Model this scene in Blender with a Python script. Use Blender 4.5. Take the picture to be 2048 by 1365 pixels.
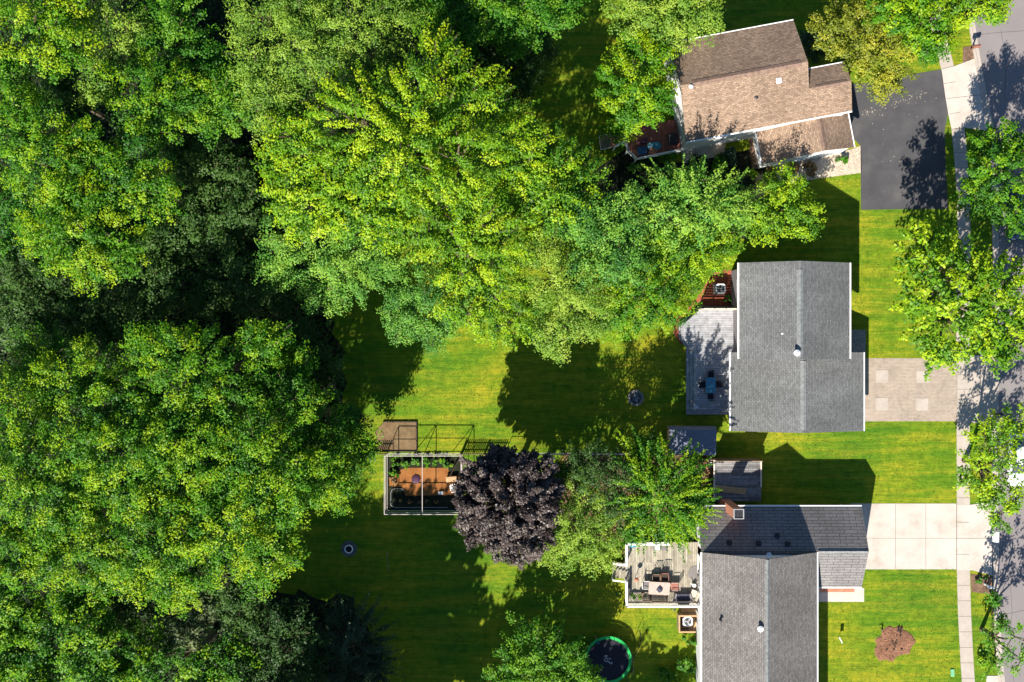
import bpy, math, random
import numpy as np
from mathutils import Vector

# ------------------------------------------------------------------ scene, camera, light
S = bpy.context.scene
for o in list(bpy.data.objects):
    bpy.data.objects.remove(o)
COL = S.collection
R = math.radians
H = 85.0            # drone height in metres
FPX = 2000.0        # focal length in pixels of the 2048 px wide photograph

cd = bpy.data.cameras.new("drone_camera")
cam = bpy.data.objects.new("drone_camera", cd); COL.objects.link(cam)
cam.location = (0, 0, H)
cam.rotation_euler = (0, 0, 0)
cd.sensor_width = 36.0
cd.lens = 36.0 * FPX / 2048.0
cd.clip_start = 1.0
cd.clip_end = 2000.0
S.camera = cam

SUN = Vector((0.484, 1.16, -1.0))           # direction the light travels
elev = math.atan2(1.0, math.hypot(0.484, 1.16))
w = bpy.data.worlds.new("World"); S.world = w; w.use_nodes = True
wn = w.node_tree.nodes; wn.clear()
sky = wn.new('ShaderNodeTexSky'); sky.sky_type = 'NISHITA'; sky.sun_disc = False
sky.sun_elevation = elev; sky.dust_density = 0.2; sky.ozone_density = 5.0; sky.air_density = 1.0
sky.sun_rotation = math.atan2(-0.484, -1.16)
bg = wn.new('ShaderNodeBackground'); bg.inputs[1].default_value = 0.065
wo = wn.new('ShaderNodeOutputWorld')
w.node_tree.links.new(sky.outputs[0], bg.inputs[0]); w.node_tree.links.new(bg.outputs[0], wo.inputs[0])

sl = bpy.data.lights.new("sun", 'SUN'); sl.energy = 5.0; sl.angle = R(0.53); sl.color = (1.0, 0.93, 0.82)
sun = bpy.data.objects.new("sun", sl); COL.objects.link(sun)
sun.rotation_euler = SUN.to_track_quat('-Z', 'Y').to_euler(); sun.location = (-20, -50, 60)
S.view_settings.view_transform = 'Standard'; S.view_settings.look = 'None'
S.view_settings.exposure = 1.25; S.view_settings.gamma = 1.0
S.render.engine = 'CYCLES'
S.cycles.max_bounces = 5; S.cycles.transparent_max_bounces = 4; S.cycles.transmission_bounces = 3
S.cycles.diffuse_bounces = 3

rng = np.random.default_rng(7)
random.seed(7)

def P(px, py, z=0.0):
    s = (H - z) / FPX
    return ((px - 1024.0) * s, (682.5 - py) * s, z)
def G(px, py): return P(px, py, 0)[:2]
def GG(pts): return [G(*p) for p in pts]

# ------------------------------------------------------------------ materials
MATS = {}
def newmat(name):
    m = bpy.data.materials.new(name); m.use_nodes = True
    nt = m.node_tree; nt.nodes.clear()
    out = nt.nodes.new('ShaderNodeOutputMaterial')
    b = nt.nodes.new('ShaderNodeBsdfPrincipled')
    nt.links.new(b.outputs[0], out.inputs[0])
    MATS[name] = m
    return m, nt, b, out
def N(nt, typ, **kw):
    n = nt.nodes.new(typ)
    for k, v in kw.items():
        if k.startswith('i_'):
            n.inputs[int(k[2:])].default_value = v
        else: setattr(n, k, v)
    return n
def c4(c): return (c[0], c[1], c[2], 1.0)
def ramp(nt, stops, fac):
    r = nt.nodes.new('ShaderNodeValToRGB')
    e = r.color_ramp.elements
    while len(e) < len(stops): e.new(0.5)
    for i, (p, c) in enumerate(stops):
        e[i].position = p; e[i].color = c4(c)
    nt.links.new(fac, r.inputs[0])
    return r.outputs[0]
def noise(nt, scale, detail=4.0, coord='Object', rough=0.55, stretch=None):
    tc = nt.nodes.new('ShaderNodeTexCoord')
    src = tc.outputs[coord]
    if stretch:
        mp = nt.nodes.new('ShaderNodeMapping'); mp.inputs['Scale'].default_value = stretch[:3]
        if len(stretch) > 3: mp.inputs['Rotation'].default_value = (0, 0, stretch[3])
        nt.links.new(src, mp.inputs[0]); src = mp.outputs[0]
    n = nt.nodes.new('ShaderNodeTexNoise'); n.inputs['Scale'].default_value = scale
    n.inputs['Detail'].default_value = detail; n.inputs['Roughness'].default_value = rough
    nt.links.new(src, n.inputs['Vector'])
    return n.outputs[0]
def mix(nt, a, b, fac, mode='MIX'):
    m = nt.nodes.new('ShaderNodeMix'); m.data_type = 'RGBA'; m.blend_type = mode
    def put(v, i):
        if hasattr(v, 'links') or hasattr(v, 'is_linked'): nt.links.new(v, m.inputs[i])
        elif isinstance(v, (int, float)): m.inputs[i].default_value = v
        else: m.inputs[i].default_value = c4(v)
    put(fac, 0); put(a, 6); put(b, 7)
    return m.outputs[2]
def bump(nt, h, b, strength=0.4, dist=0.03):
    n = nt.nodes.new('ShaderNodeBump'); n.inputs['Strength'].default_value = strength
    n.inputs['Distance'].default_value = dist
    nt.links.new(h, n.inputs['Height']); nt.links.new(n.outputs[0], b.inputs['Normal'])

def m_basic(name, c, rough=0.7, var=0.25, scale=3.0, metal=0.0, bmp=0.15, coord='Object', spec=0.3):
    m, nt, b, _ = newmat(name)
    f = noise(nt, scale, 5, coord)
    lo = [x * (1 - var) for x in c]; hi = [min(1, x * (1 + var)) for x in c]
    nt.links.new(ramp(nt, [(0.3, lo), (0.7, hi)], f), b.inputs['Base Color'])
    b.inputs['Roughness'].default_value = rough; b.inputs['Metallic'].default_value = metal
    b.inputs['Specular IOR Level'].default_value = spec
    if bmp: bump(nt, noise(nt, scale * 12, 3, coord), b, bmp, 0.02)
    return m

def m_shingle(name, c, row=0.22, wid=0.5, mortar=0.45, var=0.35, streak=0.25):
    m, nt, b, _ = newmat(name)
    tc = N(nt, 'ShaderNodeTexCoord')
    br = N(nt, 'ShaderNodeTexBrick'); br.offset = 0.5
    br.inputs['Scale'].default_value = 1.0
    br.inputs['Brick Width'].default_value = wid; br.inputs['Row Height'].default_value = row
    br.inputs['Mortar Size'].default_value = 0.02; br.inputs['Mortar Smooth'].default_value = 0.3
    br.inputs['Color1'].default_value = c4([x * (1 - var) for x in c])
    br.inputs['Color2'].default_value = c4([x * (1 + var) for x in c])
    br.inputs['Mortar'].default_value = c4([x * mortar for x in c])
    nt.links.new(tc.outputs['UV'], br.inputs['Vector'])
    n1 = noise(nt, 0.35, 5, 'UV', 0.6, (1.0, 0.35, 1.0))
    col = mix(nt, br.outputs[0], ramp(nt, [(0.25, [1 - streak] * 3), (0.75, [1 + streak] * 3)], n1), 1.0, 'MULTIPLY')
    n2 = noise(nt, 7.0, 3, 'UV')
    col = mix(nt, col, ramp(nt, [(0.3, [0.72] * 3), (0.7, [1.28] * 3)], n2), 0.8, 'MULTIPLY')
    nt.links.new(col, b.inputs['Base Color'])
    b.inputs['Roughness'].default_value = 0.95; b.inputs['Specular IOR Level'].default_value = 0.15
    bump(nt, br.outputs[1], b, -0.4, 0.02)
    return m

def m_planks(name, c, width=0.14, gap=0.3, var=0.3, vertical=False, board=3.0):
    m, nt, b, _ = newmat(name)
    tc = N(nt, 'ShaderNodeTexCoord')
    mp = N(nt, 'ShaderNodeMapping')
    if vertical: mp.inputs['Rotation'].default_value = (0, 0, R(90))
    nt.links.new(tc.outputs['UV'], mp.inputs[0])
    br = N(nt, 'ShaderNodeTexBrick'); br.offset = 0.37
    br.inputs['Scale'].default_value = 1.0
    br.inputs['Brick Width'].default_value = board; br.inputs['Row Height'].default_value = width
    br.inputs['Mortar Size'].default_value = 0.014
    br.inputs['Color1'].default_value = c4([x * (1 - var) for x in c])
    br.inputs['Color2'].default_value = c4([x * (1 + var) for x in c])
    br.inputs['Mortar'].default_value = c4([x * gap for x in c])
    nt.links.new(mp.outputs[0], br.inputs['Vector'])
    n2 = noise(nt, 2.2, 5, 'UV', 0.6)
    col = mix(nt, br.outputs[0], ramp(nt, [(0.25, [0.65] * 3), (0.75, [1.35] * 3)], n2), 1.0, 'MULTIPLY')
    nt.links.new(col, b.inputs['Base Color'])
    b.inputs['Roughness'].default_value = 0.85
    bump(nt, br.outputs[1], b, -0.5, 0.02)
    return m

def m_leaf(name, dark, mid, bright, trans=0.34, glossy=0.5, k=1.25):
    dark, mid, bright = [tuple(min(0.9, v * k) for v in c) for c in (dark, mid, bright)]
    m = bpy.data.materials.new(name); m.use_nodes = True; MATS[name] = m
    nt = m.node_tree; nt.nodes.clear()
    out = nt.nodes.new('ShaderNodeOutputMaterial')
    at = N(nt, 'ShaderNodeAttribute'); at.attribute_name = 'tint'
    col = ramp(nt, [(0.0, dark), (0.5, mid), (1.0, bright)], at.outputs['Fac'])
    b = N(nt, 'ShaderNodeBsdfPrincipled'); b.inputs['Roughness'].default_value = glossy
    b.inputs['Specular IOR Level'].default_value = 0.22
    nt.links.new(col, b.inputs['Base Color'])
    t = N(nt, 'ShaderNodeBsdfTranslucent')
    tcol = mix(nt, col, (1.15, 1.35, 0.35), 1.0, 'MULTIPLY'); nt.links.new(tcol, t.inputs[0])
    mx = N(nt, 'ShaderNodeMixShader'); mx.inputs[0].default_value = trans
    nt.links.new(b.outputs[0], mx.inputs[1]); nt.links.new(t.outputs[0], mx.inputs[2])
    nt.links.new(mx.outputs[0], out.inputs[0])
    return m

# lawn
def m_lawn():
    m, nt, b, _ = newmat('lawn')
    big = noise(nt, 0.12, 4, 'Object', 0.6)
    mow = noise(nt, 0.75, 5, 'Object', 0.65, (0.16, 1.7, 1.0))
    mid = noise(nt, 1.6, 6, 'Object', 0.7)
    fine = noise(nt, 14.0, 4, 'Object', 0.75)
    c1 = ramp(nt, [(0.33, (0.034, 0.115, 0.008)), (0.48, (0.088, 0.175, 0.007)), (0.62, (0.210, 0.228, 0.011))], big)
    c2 = ramp(nt, [(0.33, (0.034, 0.116, 0.008)), (0.46, (0.088, 0.170, 0.008)), (0.61, (0.235, 0.230, 0.016))], mow)
    c = mix(nt, c1, c2, 0.5)
    c3 = ramp(nt, [(0.30, (0.50, 0.62, 0.6)), (0.5, (1, 1, 1)), (0.66, (1.45, 1.22, 1.2))], mid)
    c = mix(nt, c, c3, 0.8, 'MULTIPLY')
    c4_ = ramp(nt, [(0.28, (0.6, 0.64, 0.62)), (0.5, (1, 1, 1)), (0.72, (1.7, 1.5, 1.3))], fine)
    c = mix(nt, c, c4_, 0.75, 'MULTIPLY')
    st = noise(nt, 3.0, 5, 'Object', 0.7, (0.18, 2.2, 1.0))
    c = mix(nt, c, ramp(nt, [(0.30, (0.62, 0.70, 0.8)), (0.5, (1, 1, 1)), (0.64, (1.45, 1.22, 1.6))], st), 0.8, 'MULTIPLY')
    nt.links.new(c, b.inputs['Base Color']); b.inputs['Roughness'].default_value = 0.9
    b.inputs['Specular IOR Level'].default_value = 0.1
    bump(nt, fine, b, 0.6, 0.05)
    return m
m_lawn()
def m_ground2(name, stops, scale=2.0, fine=18.0, fs=((0.25, (0.5, 0.5, 0.5)), (0.75, (1.5, 1.5, 1.5))), bmp=0.6, rough=0.95, dist=0.04):
    m, nt, b, _ = newmat(name)
    c = ramp(nt, stops, noise(nt, scale, 5, 'Object', 0.65))
    f = noise(nt, fine, 4, 'Object', 0.7)
    c = mix(nt, c, ramp(nt, list(fs), f), 0.85, 'MULTIPLY')
    nt.links.new(c, b.inputs['Base Color']); b.inputs['Roughness'].default_value = rough
    b.inputs['Specular IOR Level'].default_value = 0.2
    bump(nt, f, b, bmp, dist)
    return m
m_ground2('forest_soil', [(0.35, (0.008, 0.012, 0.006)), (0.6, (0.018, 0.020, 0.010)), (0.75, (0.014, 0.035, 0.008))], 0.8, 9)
m_ground2('road_asphalt', [(0.3, (0.178, 0.160, 0.162)), (0.7, (0.208, 0.188, 0.184))], 0.25, 25, ((0.3, (0.85,) * 3), (0.7, (1.15,) * 3)), 0.2, 0.9, 0.01)
m_ground2('drive_asphalt', [(0.3, (0.050, 0.050, 0.055)), (0.5, (0.063, 0.062, 0.066)), (0.75, (0.092, 0.088, 0.088))], 0.5, 25, ((0.3, (0.85,) * 3), (0.7, (1.15,) * 3)), 0.2, 0.9, 0.01)
m_ground2('concrete', [(0.3, (0.36, 0.31, 0.26)), (0.45, (0.435, 0.385, 0.34)), (0.7, (0.49, 0.44, 0.39))], 0.6, 12, ((0.3, (0.93,) * 3), (0.7, (1.05,) * 3)), 0.1, 0.9, 0.01)
m_ground2('old_concrete', [(0.3, (0.33, 0.285, 0.245)), (0.7, (0.41, 0.36, 0.315))], 0.9, 10, ((0.3, (0.88,) * 3), (0.7, (1.08,) * 3)), 0.1, 0.9, 0.01)
m_ground2('soil', [(0.3, (0.11, 0.070, 0.035)), (0.7, (0.20, 0.14, 0.075))], 1.5, 14, bmp=0.9)
m_ground2('orange_mulch', [(0.3, (0.19, 0.072, 0.020)), (0.7, (0.29, 0.12, 0.035))], 1.0, 16, bmp=0.7)
m_ground2('red_mulch', [(0.3, (0.22, 0.055, 0.03)), (0.7, (0.36, 0.11, 0.06))], 2.0, 14, ((0.3, (0.3,) * 3), (0.7, (1.8,) * 3)), 0.9)
m_ground2('brown_mulch', [(0.3, (0.09, 0.055, 0.035)), (0.7, (0.19, 0.12, 0.08))], 2.0, 12, ((0.3, (0.3,) * 3), (0.7, (1.8,) * 3)), 0.9)
m_ground2('dry_mulch', [(0.3, (0.14, 0.068, 0.040)), (0.7, (0.26, 0.130, 0.078))], 1.2, 10, ((0.3, (0.35,) * 3), (0.7, (1.5,) * 3)), 1.0)
m_ground2('gravel', [(0.3, (0.34, 0.28, 0.21)), (0.7, (0.50, 0.43, 0.34))], 1.0, 9, ((0.32, (0.35,) * 3), (0.6, (1.35,) * 3)), 0.9)
m_ground2('joint_dirt', [(0.3, (0.11, 0.095, 0.075)), (0.7, (0.22, 0.19, 0.16))], 2.0, 12)

def m_paver():
    m, nt, b, _ = newmat('pavers')
    tc = N(nt, 'ShaderNodeTexCoord')
    br = N(nt, 'ShaderNodeTexBrick'); br.offset = 0.5
    br.inputs['Scale'].default_value = 1.0; br.inputs['Brick Width'].default_value = 0.24
    br.inputs['Row Height'].default_value = 0.12; br.inputs['Mortar Size'].default_value = 0.01
    br.inputs['Color1'].default_value = (0.28, 0.225, 0.18, 1); br.inputs['Color2'].default_value = (0.35, 0.29, 0.235, 1)
    br.inputs['Mortar'].default_value = (0.16, 0.13, 0.105, 1)
    nt.links.new(tc.outputs['Object'], br.inputs['Vector'])
    c = mix(nt, br.outputs[0], ramp(nt, [(0.3, (0.7, 0.7, 0.65)), (0.45, (1.0, 1.0, 1.0)), (0.75, (1.2, 1.18, 1.15))], noise(nt, 0.7, 6, 'Object', 0.7)), 1.0, 'MULTIPLY')
    dirt = ramp(nt, [(0.60, (0, 0, 0)), (0.72, (1, 1, 1))], noise(nt, 1.1, 8, 'Object', 0.85))
    c = mix(nt, c, (0.13, 0.11, 0.06), dirt)
    nt.links.new(c, b.inputs['Base Color']); b.inputs['Roughness'].default_value = 0.9
    bump(nt, br.outputs[1], b, -0.5, 0.01)
m_paver()

m_shingle('brown_shingle', (0.235, 0.165, 0.118), row=0.14, wid=0.26, var=0.30, mortar=0.6)
m_shingle('grey_shingle', (0.130, 0.134, 0.134), row=0.14, wid=0.28, var=0.20, mortar=0.6)
m_shingle('warm_grey_shingle', (0.160, 0.150, 0.142), row=0.15, wid=0.28, var=0.22, mortar=0.55)
m_shingle('lined_shingle', (0.165, 0.158, 0.156), row=0.27, wid=1.0, var=0.10, mortar=0.22)
m_basic('ridge_brown', (0.17, 0.112, 0.085), 0.9, 0.3, 4)
m_basic('ridge_grey', (0.16, 0.17, 0.17), 0.9, 0.3, 4)
m_basic('white_siding', (0.66, 0.66, 0.67), 0.6, 0.06, 1.0)
m_basic('white_trim', (0.78, 0.77, 0.75), 0.5, 0.05, 2.0)
m_basic('cream_trim', (0.62, 0.54, 0.44), 0.6, 0.1, 2.0)
m_basic('grey_siding', (0.17, 0.16, 0.17), 0.7, 0.1, 1.0)
m_basic('dark_metal', (0.025, 0.025, 0.03), 0.45, 0.2, 4.0)
m_basic('white_metal', (0.75, 0.76, 0.78), 0.4, 0.08, 3.0)
m_basic('light_metal', (0.45, 0.46, 0.47), 0.4, 0.15, 3.0, metal=0.3)
m_basic('galvanised', (0.34, 0.34, 0.34), 0.5, 0.15, 5.0, metal=0.3)
m_basic('bare_timber', (0.42, 0.27, 0.14), 0.8, 0.25, 3.0)
m_basic('old_timber', (0.20, 0.145, 0.10), 0.85, 0.35, 4.0)
m_basic('dark_timber', (0.05, 0.035, 0.025), 0.85, 0.35, 4.0)
m_basic('frame_white', (0.40, 0.36, 0.34), 0.6, 0.12, 3.0)
m_basic('glass_dark', (0.05, 0.06, 0.08), 0.08, 0.1, 1.0, bmp=0, spec=0.8)
m_basic('screen_grey', (0.16, 0.15, 0.17), 0.4, 0.1, 1.0)
m_basic('glass_blue', (0.02, 0.14, 0.22), 0.10, 0.2, 1.0, bmp=0, spec=0.8)
m_basic('blue_fabric', (0.02, 0.075, 0.16), 0.8, 0.2, 3.0)
m_basic('teal_plastic', (0.02, 0.20, 0.28), 0.4, 0.3, 3.0)
m_basic('pale_blue_plastic', (0.25, 0.50, 0.58), 0.4, 0.2, 3.0)
m_basic('navy_plastic', (0.015, 0.025, 0.07), 0.5, 0.2, 3.0)
m_basic('red_plastic', (0.35, 0.03, 0.03), 0.5, 0.2, 3.0)
m_basic('pink_plastic', (0.50, 0.14, 0.17), 0.5, 0.2, 3.0)
m_basic('purple_plastic', (0.055, 0.018, 0.045), 0.6, 0.3, 3.0)
m_basic('tan_table', (0.46, 0.34, 0.29), 0.6, 0.1, 3.0)
m_basic('red_wood', (0.30, 0.12, 0.09), 0.7, 0.2, 3.0)
m_basic('cedar_wood', (0.42, 0.17, 0.09), 0.7, 0.2, 3.0)
m_basic('green_pad', (0.015, 0.42, 0.09), 0.5, 0.15, 3.0)
m_basic('black_mat', (0.010, 0.011, 0.020), 0.7, 0.3, 4.0)
m_basic('black_rubber', (0.02, 0.02, 0.02), 0.6, 0.3, 4.0)
m_basic('green_hose', (0.02, 0.10, 0.03), 0.5, 0.2, 4.0)
m_basic('green_box', (0.13, 0.36, 0.18), 0.6, 0.15, 4.0)
m_basic('white_plastic', (0.78, 0.79, 0.80), 0.4, 0.05, 4.0)
m_basic('grey_fabric', (0.17, 0.155, 0.15), 0.9, 0.15, 4.0)
m_basic('dark_fabric', (0.045, 0.045, 0.07), 0.9, 0.3, 4.0)
m_basic('terracotta', (0.35, 0.15, 0.09), 0.8, 0.2, 4.0)
m_basic('stone', (0.22, 0.20, 0.19), 0.9, 0.3, 4.0)
m_basic('fire_metal', (0.10, 0.15, 0.20), 0.4, 0.3, 6.0, metal=0.4)
m_basic('ash', (0.10, 0.10, 0.105), 1.0, 0.35, 3.0)
m_basic('bark', (0.10, 0.075, 0.05), 0.95, 0.4, 5.0, bmp=0.5)
m_basic('pale_bark', (0.26, 0.22, 0.17), 0.95, 0.35, 5.0, bmp=0.5)
m_basic('car_white', (0.72, 0.75, 0.80), 0.2, 0.03, 1.0, bmp=0, spec=0.6)
m_basic('car_navy', (0.02, 0.05, 0.12), 0.2, 0.05, 1.0, bmp=0, spec=0.6)
m_basic('mailbox_brown', (0.20, 0.085, 0.06), 0.5, 0.2, 4.0)
m_planks('grey_deck_boards', (0.30, 0.305, 0.325), 0.15, 0.35, 0.12, False, 4.0)
m_planks('weathered_boards', (0.30, 0.27, 0.21), 0.15, 0.45, 0.25, True, 2.4)
m_planks('red_deck_boards', (0.22, 0.075, 0.055), 0.15, 0.4, 0.2, True, 3.0)
m_planks('grey_old_boards', (0.17, 0.165, 0.17), 0.16, 0.25, 0.4, False, 2.2)
m_planks('fence_boards', (0.24, 0.165, 0.10), 0.14, 0.4, 0.3, True, 2.0)
m_basic('shed_roofing', (0.13, 0.145, 0.19), 0.35, 0.12, 0.8)

def m_brick():
    m, nt, b, _ = newmat('red_brick')
    tc = N(nt, 'ShaderNodeTexCoord')
    br = N(nt, 'ShaderNodeTexBrick')
    br.inputs['Scale'].default_value = 1.0; br.inputs['Brick Width'].default_value = 0.22; br.inputs['Row Height'].default_value = 0.075
    br.inputs['Mortar Size'].default_value = 0.008
    br.inputs['Color1'].default_value = (0.40, 0.12, 0.055, 1); br.inputs['Color2'].default_value = (0.52, 0.19, 0.09, 1)
    br.inputs['Mortar'].default_value = (0.40, 0.27, 0.21, 1)
    nt.links.new(tc.outputs['UV'], br.inputs['Vector'])
    nt.links.new(br.outputs[0], b.inputs['Base Color']); b.inputs['Roughness'].default_value = 0.9
m_brick()

# foliage kinds: (dark, mid, bright)
m_leaf('leaf_bright', (0.010, 0.064, 0.006), (0.066, 0.190, 0.003), (0.280, 0.350, 0.004))
m_leaf('leaf_maple', (0.020, 0.090, 0.008), (0.120, 0.245, 0.004), (0.370, 0.420, 0.010))
m_leaf('leaf_pale', (0.028, 0.115, 0.020), (0.098, 0.235, 0.026), (0.225, 0.345, 0.036))
m_leaf('leaf_olive', (0.036, 0.100, 0.012), (0.115, 0.215, 0.018), (0.240, 0.320, 0.036))
m_leaf('leaf_golden', (0.070, 0.105, 0.008), (0.165, 0.190, 0.014), (0.300, 0.280, 0.022))
m_leaf('leaf_mid', (0.014, 0.080, 0.006), (0.044, 0.150, 0.006), (0.130, 0.250, 0.008))
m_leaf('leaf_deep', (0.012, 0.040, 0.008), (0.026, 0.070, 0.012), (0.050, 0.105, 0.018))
m_leaf('leaf_conifer', (0.010, 0.028, 0.012), (0.022, 0.048, 0.020), (0.042, 0.076, 0.032), 0.12)
m_leaf('leaf_silver', (0.045, 0.080, 0.030), (0.095, 0.130, 0.050), (0.18, 0.21, 0.09))
m_leaf('leaf_purple', (0.017, 0.012, 0.012), (0.050, 0.037, 0.035), (0.165, 0.138, 0.120), 0.10, 0.4)
m_leaf('leaf_brown', (0.055, 0.040, 0.015), (0.14, 0.09, 0.035), (0.25, 0.16, 0.07), 0.2)
m_leaf('grass_blades', (0.034, 0.105, 0.006), (0.078, 0.150, 0.007), (0.220, 0.225, 0.020), 0.25, 0.8)

# ------------------------------------------------------------------ mesh helpers
class MB:
    def __init__(self, frame=None):
        self.v = []; self.f = []; self.T = frame
    def add(self, vs, fs):
        k = len(self.v)
        if self.T: vs = [self.T(p) for p in vs]
        self.v += [tuple(p) for p in vs]; self.f += [tuple(i + k for i in f) for f in fs]
        return self
    def box(self, x0, y0, z0, x1, y1, z1):
        v = [(x0, y0, z0), (x1, y0, z0), (x1, y1, z0), (x0, y1, z0), (x0, y0, z1), (x1, y0, z1), (x1, y1, z1), (x0, y1, z1)]
        return self.add(v, [(3, 2, 1, 0), (4, 5, 6, 7), (0, 1, 5, 4), (1, 2, 6, 5), (2, 3, 7, 6), (3, 0, 4, 7)])
    def obox(self, cx, cy, z0, sx, sy, sz, a=0.0, bev=0.0):
        ca, sa = math.cos(a), math.sin(a)
        def q(x, y, z): return (cx + x * ca - y * sa, cy + x * sa + y * ca, z0 + z)
        hx, hy = sx / 2, sy / 2
        if bev <= 0:
            v = [q(-hx, -hy, 0), q(hx, -hy, 0), q(hx, hy, 0), q(-hx, hy, 0), q(-hx, -hy, sz), q(hx, -hy, sz), q(hx, hy, sz), q(-hx, hy, sz)]
            return self.add(v, [(3, 2, 1, 0), (4, 5, 6, 7), (0, 1, 5, 4), (1, 2, 6, 5), (2, 3, 7, 6), (3, 0, 4, 7)])
        b = bev; pts = []
        for (x, y) in ((-hx + b, -hy), (hx - b, -hy), (hx, -hy + b), (hx, hy - b), (hx - b, hy), (-hx + b, hy), (-hx, hy - b), (-hx, -hy + b)):
            pts.append(q(x, y, 0)[:2])
        return self.prism(pts, z0, z0 + sz)
    def prism(self, poly, z0, z1):
        n = len(poly)
        v = [(p[0], p[1], z0) for p in poly] + [(p[0], p[1], z1) for p in poly]
        f = [tuple(range(n - 1, -1, -1)), tuple(range(n, 2 * n))]
        f += [(i, (i + 1) % n, n + (i + 1) % n, n + i) for i in range(n)]
        return self.add(v, f)
    def sheet(self, poly, z):
        return self.add([(p[0], p[1], z) for p in poly], [tuple(range(len(poly)))])
    def tube(self, p0, p1, r0, r1=None, n=6, caps=True):
        r1 = r0 if r1 is None else r1
        a = Vector(p0); b = Vector(p1); d = (b - a)
        if d.length < 1e-6: return self
        d.normalize(); u = d.orthogonal().normalized(); w_ = d.cross(u)
        v = []
        for c, r in ((a, r0), (b, r1)):
            for i in range(n):
                t = 2 * math.pi * i / n
                v.append(tuple(c + u * (math.cos(t) * r) + w_ * (math.sin(t) * r)))
        f = [(i, (i + 1) % n, n + (i + 1) % n, n + i) for i in range(n)]
        if caps: f += [tuple(range(n - 1, -1, -1)), tuple(range(n, 2 * n))]
        return self.add(v, f)
    def path(self, pts, r, n=6):
        for a, b in zip(pts[:-1], pts[1:]): self.tube(a, b, r, r, n)
        return self
    def ring(self, cx, cy, z, Rr, r, n=32, m=6, zs=1.0):
        v = []; f = []
        for i in range(n):
            t = 2 * math.pi * i / n
            for j in range(m):
                s = 2 * math.pi * j / m
                q = Rr + r * math.cos(s)
                v.append((cx + q * math.cos(t), cy + q * math.sin(t), z + r * zs * math.sin(s)))
        for i in range(n):
            for j in range(m):
                f.append((i * m + j, ((i + 1) % n) * m + j, ((i + 1) % n) * m + (j + 1) % m, i * m + (j + 1) % m))
        return self.add(v, f)
    def lathe(self, cx, cy, prof, n=20):
        v = []; f = []
        for (r, z) in prof:
            for i in range(n):
                t = 2 * math.pi * i / n
                v.append((cx + r * math.cos(t), cy + r * math.sin(t), z))
        for k in range(len(prof) - 1):
            for i in range(n):
                f.append((k * n + i, k * n + (i + 1) % n, (k + 1) * n + (i + 1) % n, (k + 1) * n + i))
        f.append(tuple(range(n - 1, -1, -1))); f.append(tuple((len(prof) - 1) * n + i for i in range(n)))
        return self.add(v, f)
    def section(self, prof, axis, a, b):
        """extrude a closed (t,z) profile along axis from a to b; axis 'x': t is y, axis 'y': t is x"""
        n = len(prof)
        if axis == 'x': v = [(a, t, z) for t, z in prof] + [(b, t, z) for t, z in prof]
        else: v = [(t, a, z) for t, z in prof] + [(t, b, z) for t, z in prof]
        f = [tuple(range(n - 1, -1, -1)), tuple(range(n, 2 * n))]
        f += [(i, (i + 1) % n, n + (i + 1) % n, n + i) for i in range(n)]
        return self.add(v, f)
    def build(self, name, mat, parent=None, smooth=False):
        used = sorted({i for f in self.f for i in f})
        if len(used) < len(self.v):
            mp = {o: n for n, o in enumerate(used)}
            self.v = [self.v[i] for i in used]; self.f = [tuple(mp[i] for i in f) for f in self.f]
        me = bpy.data.meshes.new(name)
        off = parent['_loc'] if parent is not None else (0, 0, 0)
        off = tuple(off)
        me.from_pydata([(p[0] - off[0], p[1] - off[1], p[2] - off[2]) for p in self.v], [], self.f)
        me.materials.append(MATS[mat] if isinstance(mat, str) else mat)
        me.validate(); me.update()
        autouv(me)
        if smooth: me.polygons.foreach_set('use_smooth', [True] * len(me.polygons))
        o = bpy.data.objects.new(name, me); COL.objects.link(o)
        if parent is not None:
            o.parent = parent; o['_loc'] = list(off)
        else: o['_loc'] = [0, 0, 0]
        return o

def autouv(me):
    uv = me.uv_layers.new(name='UVMap').data
    up = Vector((0, 0, 1))
    vs = me.vertices
    for p in me.polygons:
        n = p.normal
        if abs(n.z) > 0.995:
            for li in p.loop_indices:
                c = vs[me.loops[li].vertex_index].co; uv[li].uv = (c.x, c.y)
        else:
            t = (up - n * n.z).normalized(); u = t.cross(n)
            for li in p.loop_indices:
                c = vs[me.loops[li].vertex_index].co; uv[li].uv = (c.dot(u), c.dot(t))

def tag(o, label=None, cat=None, group=None, kind=None):
    if label: o['label'] = label
    if cat: o['category'] = cat
    if group: o['group'] = group
    if kind: o['kind'] = kind
    return o
def thing(name, loc, label, cat, group=None):
    o = bpy.data.objects.new(name, None); COL.objects.link(o)
    o.location = loc; o['_loc'] = [float(x) for x in loc]; o.empty_display_size = 0.3
    return tag(o, label, cat, group)
def structure(name, mb, mat):
    o = mb.build(name, mat); o['kind'] = 'structure'; return o

def pip(px, py, poly):
    """numpy point in polygon"""
    inside = np.zeros(px.shape, bool)
    n = len(poly); j = n - 1
    for i in range(n):
        xi, yi = poly[i]; xj, yj = poly[j]
        if yi != yj:
            c = ((yi > py) != (yj > py)) & (px < (xj - xi) * (py - yi) / (yj - yi) + xi)
            inside ^= c
        j = i
    return inside

NOGRASS = []     # polygons in world coordinates where no grass grows

# ------------------------------------------------------------------ ground
mb = MB(); mb.sheet([(-500, -500), (500, -500), (500, 500), (-500, 500)], 0.0)
structure('ground', mb, 'lawn')

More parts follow.
